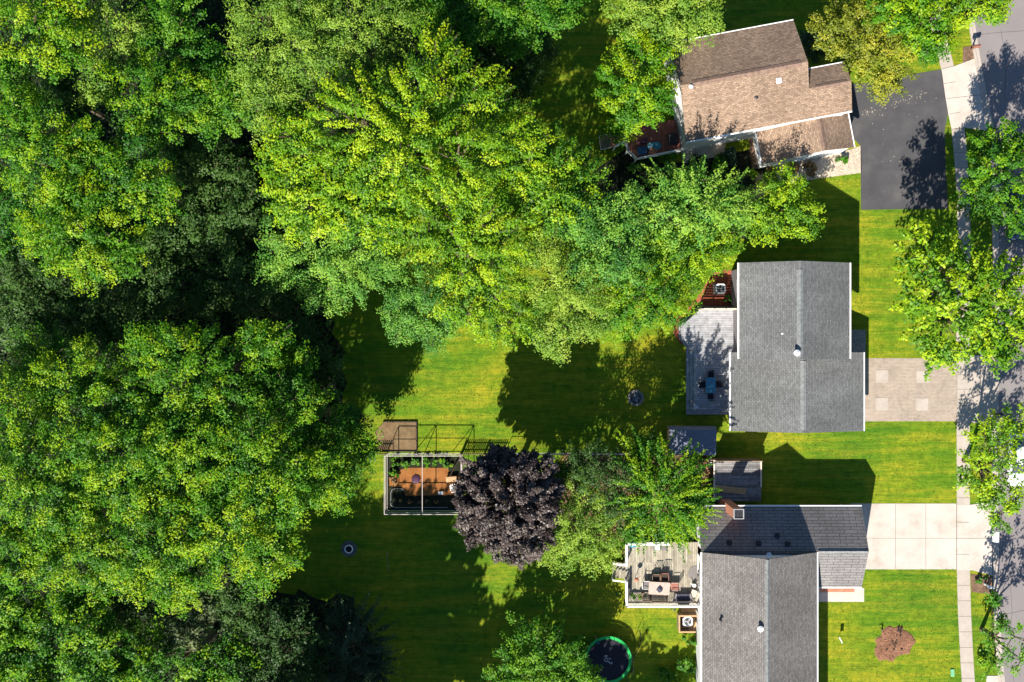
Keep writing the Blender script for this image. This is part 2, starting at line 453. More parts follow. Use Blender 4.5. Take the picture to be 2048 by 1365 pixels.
forest = GG([(-700, -900), (900, -900), (1120, -200), (1130, 30), (1050, 130), (960, 190), (700, 420), (640, 600), (690, 700), (680, 860), (610, 930), (560, 1100), (560, 1180), (700, 1200), (760, 1300), (740, 1500), (600, 1700), (-700, 2200)])
_f = []                      # ragged edge where the woods meet the lawn
for (xa, ya), (xb, yb) in zip(forest, forest[1:] + forest[:1]):
    L_ = math.hypot(xb - xa, yb - ya); k_ = max(1, int(L_ / 0.9)) if L_ < 20 else 1
    for q_ in range(k_):
        jt = 0.45 if k_ > 1 else 0.0
        _f.append((xa + (xb - xa) * q_ / k_ + random.uniform(-jt, jt), ya + (yb - ya) * q_ / k_ + random.uniform(-jt, jt)))
forest = _f
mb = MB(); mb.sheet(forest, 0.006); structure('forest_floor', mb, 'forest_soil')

KB = [(1915, -500), (1928, -50), (1935, 35), (1943, 90), (1951, 136), (1958, 175), (1965, 211), (1971, 240), (1976, 270), (1980, 320), (1983, 400), (1985, 550), (1985, 718), (1983, 826), (1983, 950), (1983.6, 1087), (1987, 1200), (1989.5, 1289), (1996.6, 1365), (2015, 1500), (2070, 1800), (2130, 2100)]
KW = 13.0
kb_in = GG(KB); kb_out = GG([(x + KW, y) for x, y in KB])
road_r = GG([(x + KW + 215, y) for x, y in KB])
road_poly = kb_out + road_r[::-1]
mb = MB()
for i in range(len(KB) - 1):
    mb.sheet([kb_out[i + 1], road_r[i + 1], road_r[i], kb_out[i]], 0.008)
structure('road', mb, 'road_asphalt')
mb = MB()
dr = [(115, 262), (717, 847), (1010, 1150)]
for i in range(len(KB) - 1):
    a0, a1, b0, b1 = kb_in[i], kb_in[i + 1], kb_out[i], kb_out[i + 1]
    m0 = ((a0[0] * 0.62 + b0[0] * 0.38), (a0[1] + b0[1]) / 2); m1 = ((a1[0] * 0.62 + b1[0] * 0.38), (a1[1] + b1[1]) / 2)
    ym = (KB[i][1] + KB[i + 1][1]) / 2
    low = any(p <= ym <= q for p, q in dr)
    hk = 0.05 if low else 0.12
    mb.prism([a1, m1, m0, a0], 0.0, hk)                # kerb
    mb.prism([m1, b1, b0, m0], 0.0, 0.025)             # gutter pan
structure('kerb', mb, 'old_concrete')
mb = MB()                                             # far kerb across the road
for i in range(len(KB) - 1):
    mb.prism([road_r[i + 1], (road_r[i + 1][0] + 0.3, road_r[i + 1][1]), (road_r[i][0] + 0.3, road_r[i][1]), road_r[i]], 0.0, 0.12)
structure('far_kerb', mb, 'old_concrete')
NOGRASS.append(kb_in + [(p[0] + 0.3, p[1]) for p in road_r[::-1]])

SWR = [(1855, -500), (1874, -20), (1884.6, 37), (1889, 63), (1900, 103), (1908, 134), (1919, 190), (1929, 257), (1933, 300), (1937, 354), (1940, 411), (1941, 468), (1939, 600), (1938, 709), (1939, 844), (1939.5, 1002), (1939.5, 1140), (1942, 1232), (1947, 1326), (1949.5, 1365), (1962, 1500), (2010, 1800)]
mb = MB()
sr = []; slp = []
for (x, y) in SWR:
    sr.append((x, y)); slp.append((x - 26, y + (0 if y > 300 else 3)))
SL, SRR = GG(slp), GG(sr)
for i in range(len(SWR) - 1):
    mb.sheet([SL[i + 1], SRR[i + 1], SRR[i], SL[i]], 0.03)
    mb.add([(SL[i][0], SL[i][1], 0.03), (SL[i + 1][0], SL[i + 1][1], 0.03), (SL[i + 1][0], SL[i + 1][1], 0.0), (SL[i][0], SL[i][1], 0.0)], [(0, 1, 2, 3)])
    mb.add([(SRR[i][0], SRR[i][1], 0.03), (SRR[i + 1][0], SRR[i + 1][1], 0.03), (SRR[i + 1][0], SRR[i + 1][1], 0.0), (SRR[i][0], SRR[i][1], 0.0)], [(3, 2, 1, 0)])
structure('sidewalk', mb, 'old_concrete')
NOGRASS.append(SL + SRR[::-1])

def slab(name, poly_px, mat, z=0.02, grass=False):
    poly = GG(poly_px)
    mb = MB(); mb.prism(poly, -0.05, z)
    o = structure(name, mb, mat)
    if not grass: NOGRASS.append(poly)
    return o
slab('asphalt_driveway', [(1680, 200), (1706, 168), (1740, 166), (1795, 154), (1884, 139), (1890, 190), (1896, 226), (1889, 262), (1892, 350), (1896, 418), (1790, 419), (1722, 420), (1721, 292), (1690, 260)][::-1], 'drive_asphalt')
slab('driveway_apron', [(1883, 139), (1908, 133), (1951, 117), (1965, 211), (1975, 262), (1930, 256), (1903, 259), (1896, 226), (1890, 190)][::-1], 'concrete', 0.034)
slab('paver_driveway', [(1700, 717), (1914, 717), (1914, 843), (1700, 843)][::-1], 'pavers')
slab('paver_apron', [(1912.5, 714), (1985, 708), (1983.5, 850), (1912.5, 843)][::-1], 'old_concrete', 0.034)
slab('concrete_driveway', [(1700, 1007.5), (1913, 1007.5), (1913, 1139), (1700, 1139)][::-1], 'concrete')
slab('concrete_apron', [(1912, 1010), (1940, 1010), (1984, 1004), (1986, 1152), (1945, 1141), (1912, 1141)][::-1], 'concrete', 0.034)
slab('neighbour_apron', [(1972, 1352), (1997, 1352), (2000, 1420), (1975, 1420)][::-1], 'concrete', 0.034)
slab('front_walk', [(1630, 1176), (1728, 1176), (1728, 1204), (1630, 1204)][::-1], 'concrete', 0.03)
slab('brick_step', [(1640, 1172), (1708, 1172), (1708, 1184), (1640, 1184)][::-1], 'terracotta', 0.10)
slab('front_porch_slab', [(1690, 660), (1731, 660), (1731, 712), (1690, 712)][::-1], 'stone', 0.05)  # dark stone tone stands in for the house shade on the slab
slab('gravel_bed', [(1545, 330), (1700, 300), (1722, 292), (1723, 346), (1640, 357), (1560, 372)][::-1], 'gravel')
slab('side_gravel', [(1362, 300), (1450, 284), (1452, 310), (1366, 328)][::-1], 'gravel')
slab('red_mulch_bed', [(1347, 668), (1349, 650), (1352, 640), (1392, 600), (1410, 570), (1430, 545), (1445, 541), (1470, 541), (1470, 640), (1400, 672), (1362, 690)][::-1], 'red_mulch', 0.015)
slab('mulch_path', [(1497, 278), (1520, 274), (1535, 332), (1505, 340)][::-1], 'brown_mulch')
slab('understory_bed', [(1330, 330), (1500, 300), (1540, 350), (1500, 480), (1180, 440), (1190, 340), (1250, 300)][::-1], 'forest_soil', 0.010)
slab('fallen_leaf_bed', [(1130, 905), (1430, 905), (1425, 1000), (1400, 1075), (1250, 1082), (1150, 1090), (1110, 1010)][::-1], 'brown_mulch', 0.012)
slab('mailbox_bed', [(1926, 95), (1944, 92), (1951, 116), (1925, 126)][::-1], 'brown_mulch', 0.03)
slab('street_bed', [(1941, 1148), (1985, 1153), (1985, 1190), (1943, 1184)][::-1], 'brown_mulch', 0.015)
slab('garden_floor', [(771, 915), (925, 915), (925, 1022), (771, 1022)][::-1], 'forest_soil', 0.03)
slab('garden_mulch', [(779, 955), (797, 942), (812, 936), (896, 936), (899, 950), (922, 952), (922, 990), (806, 992), (800, 974), (779, 972)][::-1], 'orange_mulch', 0.045)
slab('garden_edge_soil', [(777, 975), (782, 1018), (918, 1018), (918, 996), (812, 996), (806, 975)][::-1], 'forest_soil', 0.055)
# slab joints
mb = MB()
def joint(x0, y0, x1, y1, z=0.037, wd=0.035):
    a = Vector(G(x0, y0)); b = Vector(G(x1, y1)); d = (b - a).normalized(); n = Vector((-d.y, d.x)) * wd / 2
    mb.sheet([tuple(a - n), tuple(b - n), tuple(b + n), tuple(a + n)], z)
for x in (1791, 1851.5): joint(x, 1009, x, 1138, 0.024, 0.035)
joint(1700, 1077, 1912, 1077, 0.024, 0.025); joint(1913, 1007, 1913, 1141, 0.040, 0.06)
joint(1912, 1045, 1938, 1045, 0.04); joint(1912, 1077, 1984, 1077, 0.04); joint(1912, 1109, 1938, 1109, 0.04)
joint(1983.5, 1010, 1985, 1150, 0.052, 0.05)
joint(1913.5, 717, 1913.5, 843, 0.04, 0.05); joint(1914, 750, 1938, 750, 0.04); joint(1914, 779, 1984, 779, 0.04); joint(1914, 811, 1938, 811, 0.04)
joint(1883, 139, 1908, 133, 0.04); joint(1888, 168, 1912, 164, 0.04); joint(1893, 198, 1962, 190, 0.04); joint(1898, 229, 1920, 225, 0.04); joint(1903, 259, 1930, 256, 0.04)
yy = 300
for y in range(275, 700, 31): joint(1902 + min(11, (y - 260) * 0.09), y, 1930 + min(10, (y - 257) * 0.09), y - 1, 0.034)
for y in range(872, 1005, 31): joint(1913.5, y, 1939, y, 0.034)
for y in range(1171, 1365, 31):
    t = max(0, (y - 1140)); joint(1913.5 + t * 0.036, y, 1939.5 + t * 0.042, y, 0.034)
for y in (72, 103): joint(1871 - (103 - y) * 0.25, y + 3, 1899 - (103 - y) * 0.32, y, 0.034)
structure('slab_joints', mb, 'joint_dirt')
mb = MB()
def crack(pts, z, wd):
    for p, q in zip(pts[:-1], pts[1:]): joint(p[0], p[1], q[0], q[1], z, wd)
crack([(1724, 290), (1745, 286), (1768, 287), (1790, 282), (1815, 283), (1842, 278), (1866, 279), (1888, 274)], 0.025, 0.03)
crack([(1722, 226), (1750, 221), (1782, 219), (1812, 214), (1850, 211), (1889, 203)], 0.025, 0.02)
crack([(1822, 250), (1826, 268), (1823, 290), (1828, 312), (1826, 340)], 0.0255, 0.018)
crack([(1758, 330), (1764, 352), (1760, 380), (1765, 418)], 0.0255, 0.018)
crack([(2002, 60), (2012, 130), (2010, 190), (2030, 260)], 0.0105, 0.03); crack([(1960, 70), (1990, 66), (2048, 62)], 0.0108, 0.03)
crack([(1999, 1230), (2014, 1228), (2048, 1221)], 0.0105, 0.035); crack([(2020, 1160), (2024, 1220), (2019, 1290), (2028, 1365)], 0.0108, 0.03)
structure('asphalt_cracks', mb, 'drive_asphalt')
mb = MB()
for (x0, y0, x1, y1) in ((1751.8, 741, 1776, 765.5), (1833, 742, 1857, 766), (1751, 796, 1776, 821), (1832, 797, 1856.5, 821.5)):
    mb.prism(GG([(x0, y1), (x1, y1), (x1, y0), (x0, y0)]), 0.0, 0.035)
structure('paving_squares', mb, 'old_concrete')
# leaf litter strewn over the asphalt driveway
mb = MB()
for i in range(110):
    t = random.random()
    if i < 80: x = 1725 + 130 * t; y = 228 - 42 * t + random.gauss(0, 5)
    else: x = random.uniform(1725, 1885); y = random.uniform(165, 330)
    X, Y = G(x, y); a = random.random() * 3.14; s = random.uniform(0.02, 0.06)
    mb.sheet([(X + s * math.cos(a + k), Y + s * 0.7 * math.sin(a + k)) for k in (0, 1.3, 2.6, 4.2)], 0.026 + 0.001 * random.random())
tag(mb.build('leaf_litter', 'gravel'), 'pale dry blossom flecks strewn across the dark asphalt driveway', 'leaf litter', kind='stuff')

# ------------------------------------------------------------------ houses
def roofprof(v0, z0, vr, zr, v1, z1, th=0.16):
    return [(v0, z0), (v0, z0 - th), (vr, zr - th * 1.1), (v1, z1 - th), (v1, z1), (vr, zr)]
def wallprof(v0, z0, vr, zr, v1, z1, o=0.4, gap=0.19):
    s0 = (zr - z0) / (vr - v0); s1 = (zr - z1) / (v1 - vr)
    return [(v0 + o, 0), (v1 - o, 0), (v1 - o, z1 + s1 * o - gap), (vr, zr - gap), (v0 + o, z0 + s0 * o - gap)]

def window(parent, T, face, c, width, zc, height, mat='glass_dark', fm='white_trim'):
    """face: ('x', xval, sign) or ('y', yval, sign): proud frame with pane sub-part; c is the coordinate along the wall"""
    ax, val, sg = face
    def put(mb, a0, a1, z0, z1, d0, d1):
        lo, hi = sorted((val + sg * d0, val + sg * d1))
        if ax == 'x': mb.box(lo, a0, z0, hi, a1, z1)
        else: mb.box(a0, lo, z0, a1, hi, z1)
    f = MB(T); t = 0.10
    a0, a1, z0, z1 = c - width / 2, c + width / 2, zc - height / 2, zc + height / 2
    put(f, a0, a0 + t, z0, z1, 0.005, 0.10); put(f, a1 - t, a1, z0, z1, 0.005, 0.10)
    put(f, a0 + t, a1 - t, z0, z0 + t, 0.005, 0.10); put(f, a0 + t, a1 - t, z1 - t, z1, 0.005, 0.10)
    put(f, a0 + t, a1 - t, zc - 0.03, zc + 0.03, 0.03, 0.07)
    fo = f.build('window', fm, parent)
    g = MB(T); put(g, a0 + t, a1 - t, z0 + t, zc - 0.03, 0.004, 0.03); put(g, a0 + t, a1 - t, zc + 0.03, z1 - t, 0.004, 0.03)
    g.build('pane', mat, fo)
def vent_pipe(parent, x, y, z, h, r, mat='white_metal', cap='dark_metal', name='vent_pipe', T=None):
    a = MB(T); a.tube((x, y, z - 0.3), (x, y, z + h), r, r * 0.95, 10)
    o = a.build(name, mat, parent)
    b = MB(T); b.lathe(x, y, [(r * 1.5, z + h * 0.92), (r * 1.6, z + h), (0.01 + r * 0.4, z + h + r * 0.6)], 12)
    b.build('cap', 'white_metal' if mat == 'white_metal' else cap, o)

# --- brown roofed house (rotated)
th1 = R(10.6); OX, OY = 14.0, 16.02
def T1(p):
    x, y, z = p
    return (OX + x * math.cos(th1) - y * math.sin(th1), OY + x * math.sin(th1) + y * math.cos(th1), z)
h1 = thing('brown_roofed_house', (20.0, 20.0, 0), 'house with brown shingle roof and white siding, turned askew beside the asphalt driveway', 'house')
mb = MB(T1)
mb.section([(0.03, 0), (7.55, 0), (7.55, 4.95), (4.1, 6.36), (0.03, 4.42)], 'x', 0.32, 9.85)
mb.section([(0.03, 0), (3.45, 0), (3.45, 4.8), (2.19, 5.42), (0.03, 4.42)], 'x', 9.851, 13.25)
mb.section([(6.55, 0), (13.55, 0), (13.55, 2.60), (11.0, 4.0), (6.55, 2.55)], 'y', -2.63, 0.028)
mb.build('wall', 'white_siding', h1)
mb = MB(T1)
mb.section(roofprof(0, 4.6, 4.1, 6.55, 7.9, 5.0), 'x', 0.0, 10.15)
r1 = mb.build('roof', 'brown_shingle', h1)
mb = MB(T1)
mb.section(roofprof(0.0, 4.6, 2.19, 5.642, 3.85, 4.95), 'x', 10.152, 13.57)
mb.build('roof', 'brown_shingle', h1)
mb = MB(T1)
mb.section(roofprof(6.2, 2.75, 11.0, 4.2, 13.9, 2.72), 'y', -2.68, 0.30)
mb.build('garage_roof', 'brown_shingle', h1)
mb = MB(T1)
mb.section([(3.85, 6.46), (4.1, 6.59), (4.35, 6.48), (4.35, 6.38), (3.85, 6.38)], 'x', 0.9, 9.6)
mb.section([(1.98, 5.57), (2.19, 5.685), (2.4, 5.58), (2.4, 5.48), (1.98, 5.48)], 'x', 10.7, 13.2)
mb.section([(10.78, 4.17), (11.0, 4.24), (11.22, 4.13), (11.22, 4.03), (10.78, 4.03)], 'y', -2.5, 0.28)
mb.build('ridge_vent', 'ridge_brown', r1)
def gutters(T, lst, parent):
    for b in lst:
        q = MB(T); q.box(*b); q.build('gutter', 'white_trim', parent)
gutters(T1, [(0.0, -0.10, 4.47, 13.57, -0.003, 4.59), (0.0, 7.903, 4.87, 10.15, 8.0, 4.98), (10.16, 3.853, 4.82, 13.57, 3.95, 4.93),
             (13.903, -2.68, 2.58, 14.0, 0.30, 2.71), (6.10, -2.68, 2.6, 6.197, 0.30, 2.73)], h1)
def slope1(v): return 4.6 + v * 0.4756
mb = MB(T1); mb.box(7.55, 2.95, slope1(3.1) - 0.1, 7.95, 3.32, slope1(3.2) + 0.12); mb.build('roof_vent', 'white_metal', r1)
for (px_, py_, zz, c_) in ((1381, 175, 6.4, 'white_metal'), (1511, 196, 5.45, 'dark_metal')):
    X, Y, _ = P(px_, py_, zz)
    vent_pipe(r1, X, Y, zz - 0.3, 0.55, 0.11, c_)
for c in (1.6, 4.0, 6.2): window(h1, T1, ('x', 0.32, -1), c, 1.0, 3.3, 1.3, 'screen_grey')
window(h1, T1, ('y', 0.03, -1), 3.0, 1.0, 3.3, 1.2, 'screen_grey')
window(h1, T1, ('y', -2.63, -1), 9.6, 1.0, 1.4, 0.9, 'screen_grey')
mb = MB(T1); mb.box(13.25, 0.8, 0.1, 13.33, 3.1, 2.2); mb.build('door', 'cream_trim', h1)
mb = MB(T1); mb.box(13.553, -2.0, 0.05, 13.60, 0.1, 2.2); mb.build('garage_door', 'white_trim', h1)

# --- grey house (middle)
h2 = thing('grey_roofed_house', (22.5, 0.0, 0), 'house with slate grey shingle roof and grey siding behind the paver driveway', 'house')
mb = MB()
mb.section(wallprof(18.2, 4.9, 22.55, 6.8, 27.05, 4.9, 0.42), 'y', -1.15, 5.95)
mb.section(wallprof(18.02, 2.6, 23.52, 4.3, 28.98, 2.6, 0.35), 'y', -7.12, -1.152)
mb.build('wall', 'grey_siding', h2)
mb = MB(); mb.section(roofprof(18.2, 4.9, 22.55, 6.8, 27.05, 4.9), 'y', -1.42, 6.27); r2 = mb.build('roof', 'grey_shingle', h2)
mb = MB(); mb.section(roofprof(18.02, 2.6, 23.52, 4.3, 28.98, 2.6), 'y', -7.42, -1.16)
mb.section([(18.02, 2.6), (18.02, 2.44), (18.6, 2.62), (18.6, 2.779)], 'y', -1.16, -0.93)
mb.section([(27.0, 3.215), (27.0, 3.055), (28.98, 2.44), (28.98, 2.6)], 'y', -1.16, -0.93)
mb.build('garage_roof', 'grey_shingle', h2)
mb = MB(); mb.section([(22.30, 6.72), (22.55, 6.85), (22.80, 6.72), (22.80, 6.6), (22.30, 6.6)], 'y', -1.3, 5.6)
mb.section([(23.27, 4.26), (23.52, 4.35), (23.77, 4.26), (23.77, 4.1), (23.27, 4.1)], 'y', -7.2, -1.6)
mb.build('ridge_vent', 'ridge_grey', r2)
gutters(None, [(27.053, -1.42, 4.74, 27.17, 6.27, 4.88), (18.08, -1.42, 4.74, 18.197, 6.27, 4.88), (28.983, -7.42, 2.44, 29.08, -0.93, 2.58), (17.92, -7.42, 2.44, 18.017, -0.93, 2.58)], h2)
for (px_, py_, zz, hh, rr) in ((1565, 668, 6.0, 0.45, 0.12), (1590, 706, 6.5, 0.85, 0.16)):
    X, Y, _ = P(px_, py_, zz); vent_pipe(r2, X, Y, zz - 0.25, hh, rr, 'white_metal')
window(h2, None, ('x', 18.62, -1), 4.5, 1.15, 3.4, 1.5, 'screen_grey')
window(h2, None, ('x', 18.62, -1), 0.8, 1.1, 3.4, 1.2, 'screen_grey')
window(h2, None, ('x', 18.37, -1), -3.4, 1.8, 1.2, 1.9, 'glass_dark')
window(h2, None, ('x', 26.63, 1), 4.0, 1.2, 3.4, 1.4); window(h2, None, ('x', 26.63, 1), 1.0, 1.2, 3.4, 1.4)
mb = MB(); mb.box(26.633, 0.2, 0.1, 26.70, 1.2, 2.2); mb.build('door', 'red_wood', h2)
mb = MB(); mb.box(28.633, -6.6, 0.05, 28.69, -1.8, 2.25); mb.build('garage_door', 'white_trim', h2)
mb = MB(); X, Y = G(1689, 868)
mb.obox(26.9, -7.30, 1.5, 1.1, 0.24, 0.25); mb.build('wall_light_shelf', 'dark_metal', h2)

# --- warm grey house (bottom) with brick chimney
h3 = thing('warm_grey_roofed_house', (21.0, -20.0, 0), 'white sided house with warm grey roofs and a red brick chimney, above the concrete driveway', 'house')
mb = MB()
mb.section(wallprof(15.26, 4.7, 19.9, 7.2, 24.49, 4.7, 0.38), 'y', -36.0, -17.22)
mb.section(wallprof(-20.17, 3.0, -16.88, 4.7, -13.58, 3.0, 0.35), 'x', 15.64, 28.3)
mb.build('wall', 'white_siding', h3)
mb = MB(); mb.section(roofprof(15.26, 4.7, 19.9, 7.2, 24.49, 4.7), 'y', -36.4, -16.98); r3 = mb.build('roof', 'warm_grey_shingle', h3)
mb = MB(); mb.section(roofprof(-20.17, 3.0, -16.88, 4.66, -13.58, 3.0), 'x', 15.22, 28.68); r3b = mb.build('garage_roof', 'lined_shingle', h3)
mb = MB(); mb.section([(-17.03, 4.60), (-16.88, 4.74), (-16.73, 4.60), (-16.73, 4.5), (-17.03, 4.5)], 'x', 24.6, 28.6); mb.build('ridge_cap', 'ridge_grey', r3b)
mb = MB(); mb.section([(19.72, 7.12), (19.9, 7.27), (20.08, 7.12), (20.08, 7.0), (19.72, 7.0)], 'y', -36.3, -17.02); mb.build('ridge_cap', 'ridge_grey', r3)
gutters(None, [(24.493, -36.4, 4.54, 24.60, -16.98, 4.68), (15.15, -36.4, 4.54, 15.257, -16.98, 4.68), (15.3, -13.577, 2.84, 28.68, -13.47, 2.98), (24.62, -20.28, 2.84, 28.68, -20.173, 2.98)], h3)
for (x, y) in ((1459, 1086), (1517, 1087), (1575, 1088.5), (1556, 1073)):
    X, Y, _ = P(x, y, 4.4)
    zz = 4.66 + (-16.88 - Y) * 0.503 if Y < -16.88 else 4.66 - (Y + 16.88) * 0.503
    q = MB(); q.obox(X, Y, zz - 0.15, 0.36, 0.36, 0.32); q.build('roof_vent', 'dark_metal', r3b)
X, Y, _ = P(1441, 1241, 5.6); vent_pipe(r3, X, Y, 5.35, 0.4, 0.08, 'dark_metal')
X, Y, _ = P(1519, 1256, 6.9); vent_pipe(r3, X, Y, 6.65, 0.6, 0.15, 'white_metal')
q = MB(); X, Y, _ = P(1533, 1106, 5.2)
q.lathe(X, Y, [(0.03, 5.9), (0.14, 5.93), (0.21, 6.0), (0.18, 6.0), (0.1, 5.95)], 16); q.tube((X, Y - 0.35, 5.6), (X, Y, 5.92), 0.03)
q.build('satellite_dish', 'white_metal', h3)
# chimney
q = MB(); q.box(17.5, -14.0, 0, 18.25, -13.28, 6.1); ch = q.build('chimney', 'red_brick', h3)
q = MB(); q.box(17.46, -14.04, 6.1, 18.29, -13.98, 6.22); q.box(17.46, -13.30, 6.1, 18.29, -13.24, 6.22)
q.box(17.46, -13.98, 6.1, 17.54, -13.30, 6.22); q.box(18.21, -13.98, 6.1, 18.29, -13.30, 6.22); q.build('chimney_cap', 'galvanised', ch)
q = MB(); q.box(17.54, -13.98, 6.102, 18.21, -13.30, 6.15); q.build('flue', 'dark_metal', ch)
window(h3, None, ('x', 15.64, -1), -18.6, 1.6, 2.0, 1.9); window(h3, None, ('x', 15.64, -1), -23.8, 0.9, 3.2, 1.2); window(h3, None, ('x', 15.64, -1), -27.0, 1.2, 3.2, 1.2)
window(h3, None, ('x', 24.11, 1), -24.0, 1.2, 3.2, 1.3); window(h3, None, ('x', 24.11, 1), -28.0, 1.2, 3.2, 1.3)
q = MB(); q.box(28.303, -19.3, 0.05, 28.36, -14.5, 2.2); q.build('garage_door', 'white_trim', h3)
q = MB(); q.box(25.0, -19.865, 0.12, 26.0, -19.823, 2.2); q.build('door', 'red_wood', h3)
for x in (25.2, 26.9, 28.5):
    q = MB(); q.box(x - 0.06, -20.05, 0, x + 0.06, -19.93, 2.82); q.build('porch_post', 'white_trim', h3)
q = MB(); q.tube((27.9, -13.88, 0.05), (27.9, -13.88, 2.9), 0.05); q.build('downspout', 'white_trim', h3)
NOGRASS += [[(15.64, -36), (24.11, -36), (24.11, -19.8), (28.3, -19.8), (28.3, -13.9), (15.64, -13.9)],
            [(18.6, -7.2), (28.6, -7.2), (28.6, -1.1), (26.6, 5.9), (18.6, 5.9)],
            [T1((a, b, 0))[:2] for a, b in ((0.3, 0.3), (6.5, 0.3), (6.5, -2.3), (13.5, -2.3), (13.3, 3.5), (9.9, 7.5), (0.3, 7.5))]]

# ------------------------------------------------------------------ decks
def railing(parent, pts, z0, h, mat, step=0.13, closed=False, pk=0.03, top=0.10, name='railing', mb=None):
    mb = MB()
    seg = list(zip(pts[:-1], pts[1:]))
    for a, b in seg:
        a = Vector((a[0], a[1])); b = Vector((b[0], b[1])); d = b - a; L = d.length; ang = math.atan2(d.y, d.x); c = (a + b) / 2
        mb.obox(c.x, c.y, z0 + h - 0.05, L + 0.05, top, 0.05, ang)
        mb.obox(c.x, c.y, z0 + 0.08, L, 0.05, 0.06, ang)
        k = max(1, int(L / step))
        for i in range(k + 1):
            p = a + d * (i / k); mb.obox(p.x, p.y, z0 + 0.141, pk, pk, h - 0.192, ang)
        for p in (a, b): mb.obox(p.x, p.y, 0, 0.11, 0.11, z0 + h + 0.03, ang)
    return mb.build(name, mat, parent)

d2 = thing('grey_board_deck', (16.5, -2, 0), 'raised grey board deck with angled corner behind the slate grey house', 'deck')
def PZ(pts, z): return [P(x, y, z)[:2] for x, y in pts]
dk = PZ([(1399, 613), (1468, 613), (1468, 830), (1374, 830), (1374, 695), (1359, 675), (1359, 648)][::-1], 0.6)
inner = PZ([(1402, 618), (1470, 618), (1470, 820), (1388, 820), (1388, 706), (1366, 676), (1366, 650)][::-1], 0.8)
mb = MB(); mb.prism(dk, 0.02, 0.35); mb.build('lower_step', 'grey_deck_boards', d2)
mb = MB(); mb.prism(PZ([(1400, 615), (1469, 615), (1469, 825), (1381, 825), (1381, 700), (1363, 676), (1363, 649)][::-1], 0.7), 0.36, 0.55); mb.build('middle_step', 'grey_deck_boards', d2)
mb = MB(); mb.prism(inner, 0.56, 0.8); mb.build('floor', 'grey_deck_boards', d2)
mb = MB()
for i in range(9):
    z = 0.9 + i * 0.19
    mb.box(15.7, 2.66, z, 18.55, 2.70, z + 0.14)
for x in (15.7, 16.65, 17.6, 18.5): mb.box(x, 2.60, 0, x + 0.09, 2.66, 2.65)
mb.build('privacy_screen', 'cream_trim', d2)
NOGRASS.append(dk)
def table(name, cx, cy, z, sx, sy, h, topmat, legmat, label, a=0.0, bev=0.12, group=None):
    t = thing(name, (cx, cy, z), label, 'table', group)
    m = MB(); m.obox(cx, cy, z + h - 0.04, sx, sy, 0.04, a, bev); m.build('tabletop', topmat, t)
    ca, sa = math.cos(a), math.sin(a)
    for ux, uy in ((-1, -1), (1, -1), (1, 1), (-1, 1)):
        x = ux * (sx / 2 - 0.12); y = uy * (sy / 2 - 0.12)
        m = MB(); m.obox(cx + x * ca - y * sa, cy + x * sa + y * ca, z, 0.06, 0.06, h - 0.042, a); m.build('leg', legmat, t)
    return t
def chair(name, cx, cy, z, a, mat, label, seatmat=None, w_=0.5, group=None, back=0.85, arms=True, cat='chair'):
    """a: direction the seat faces"""
    t = thing(name, (cx, cy, z), label, cat, group)
    ca, sa = math.cos(a), math.sin(a)
    def q(x, y): return (cx + x * ca - y * sa, cy + x * sa + y * ca)
    h = w_ / 2
    m = MB(); m.obox(*q(0, 0), z + 0.40, w_, w_, 0.05, a, 0.05); m.build('seat', seatmat or mat, t)
    m = MB()
    for k in range(5):
        y = -h + 0.05 + k * (w_ - 0.1) / 4
        p = q(-h + 0.02, y); p2 = q(-h - 0.10, y); m.tube((p[0], p[1], z + 0.45), (p2[0], p2[1], z + back), 0.022, 0.022, 5)
    p = q(-h - 0.10, -h + 0.03); p2 = q(-h - 0.10, h - 0.03); m.tube((p[0], p[1], z + back), (p2[0], p2[1], z + back), 0.03, 0.03, 5)
    m.build('backrest', mat, t)
    for ux in (-1, 1):
        for uy in (-1, 1):
            m = MB(); p = q(ux * (h - 0.03), uy * (h - 0.03)); m.obox(p[0], p[1], z, 0.04, 0.04, 0.398, a); m.build('leg', mat, t)
    if arms:
        for uy in (-1, 1):
            m = MB(); p = q(-h + 0.02, uy * (h + 0.02)); p2 = q(h - 0.05, uy * (h + 0.02))
            m.tube((p[0], p[1], z + 0.64), (p2[0], p2[1], z + 0.62), 0.028, 0.028, 5); m.tube((p2[0], p2[1], z + 0.42), (p2[0], p2[1], z + 0.62), 0.02, 0.02, 5); m.build('armrest', mat, t)
    return t
ZD = 0.8
cx, cy, _ = P(1421.5, 771, 1.5)
table('patio_table', cx, cy, ZD, 0.82, 1.32, 0.72, 'glass_blue', 'dark_metal', 'rectangular blue glass patio table on the grey board deck')
for (px_, py_, a, lab) in ((1421.5, 749, -90, 'dark metal chair at the north end of the glass table on the grey deck'), (1421, 793, 90, 'dark metal chair at the south end of the glass table on the grey deck'),
                           (1405, 770, 0, 'dark metal chair on the lawn side of the glass table on the grey deck'), (1438, 769, 180, 'dark metal chair on the house side of the glass table on the grey deck')):
    x, y, _ = P(px_, py_, 1.2); chair('patio_chair', x, y, ZD, R(a), 'dark_metal', lab, 'black_mat', 0.48, 'chairs round the glass patio table')
x, y, _ = P(1391, 814, 1.0)
chair('folding_stool', x, y, ZD, R(40), 'light_metal', 'small light folding stool in the south corner of the grey board deck', 'light_metal', 0.34, back=0.6, arms=False, cat='stool')

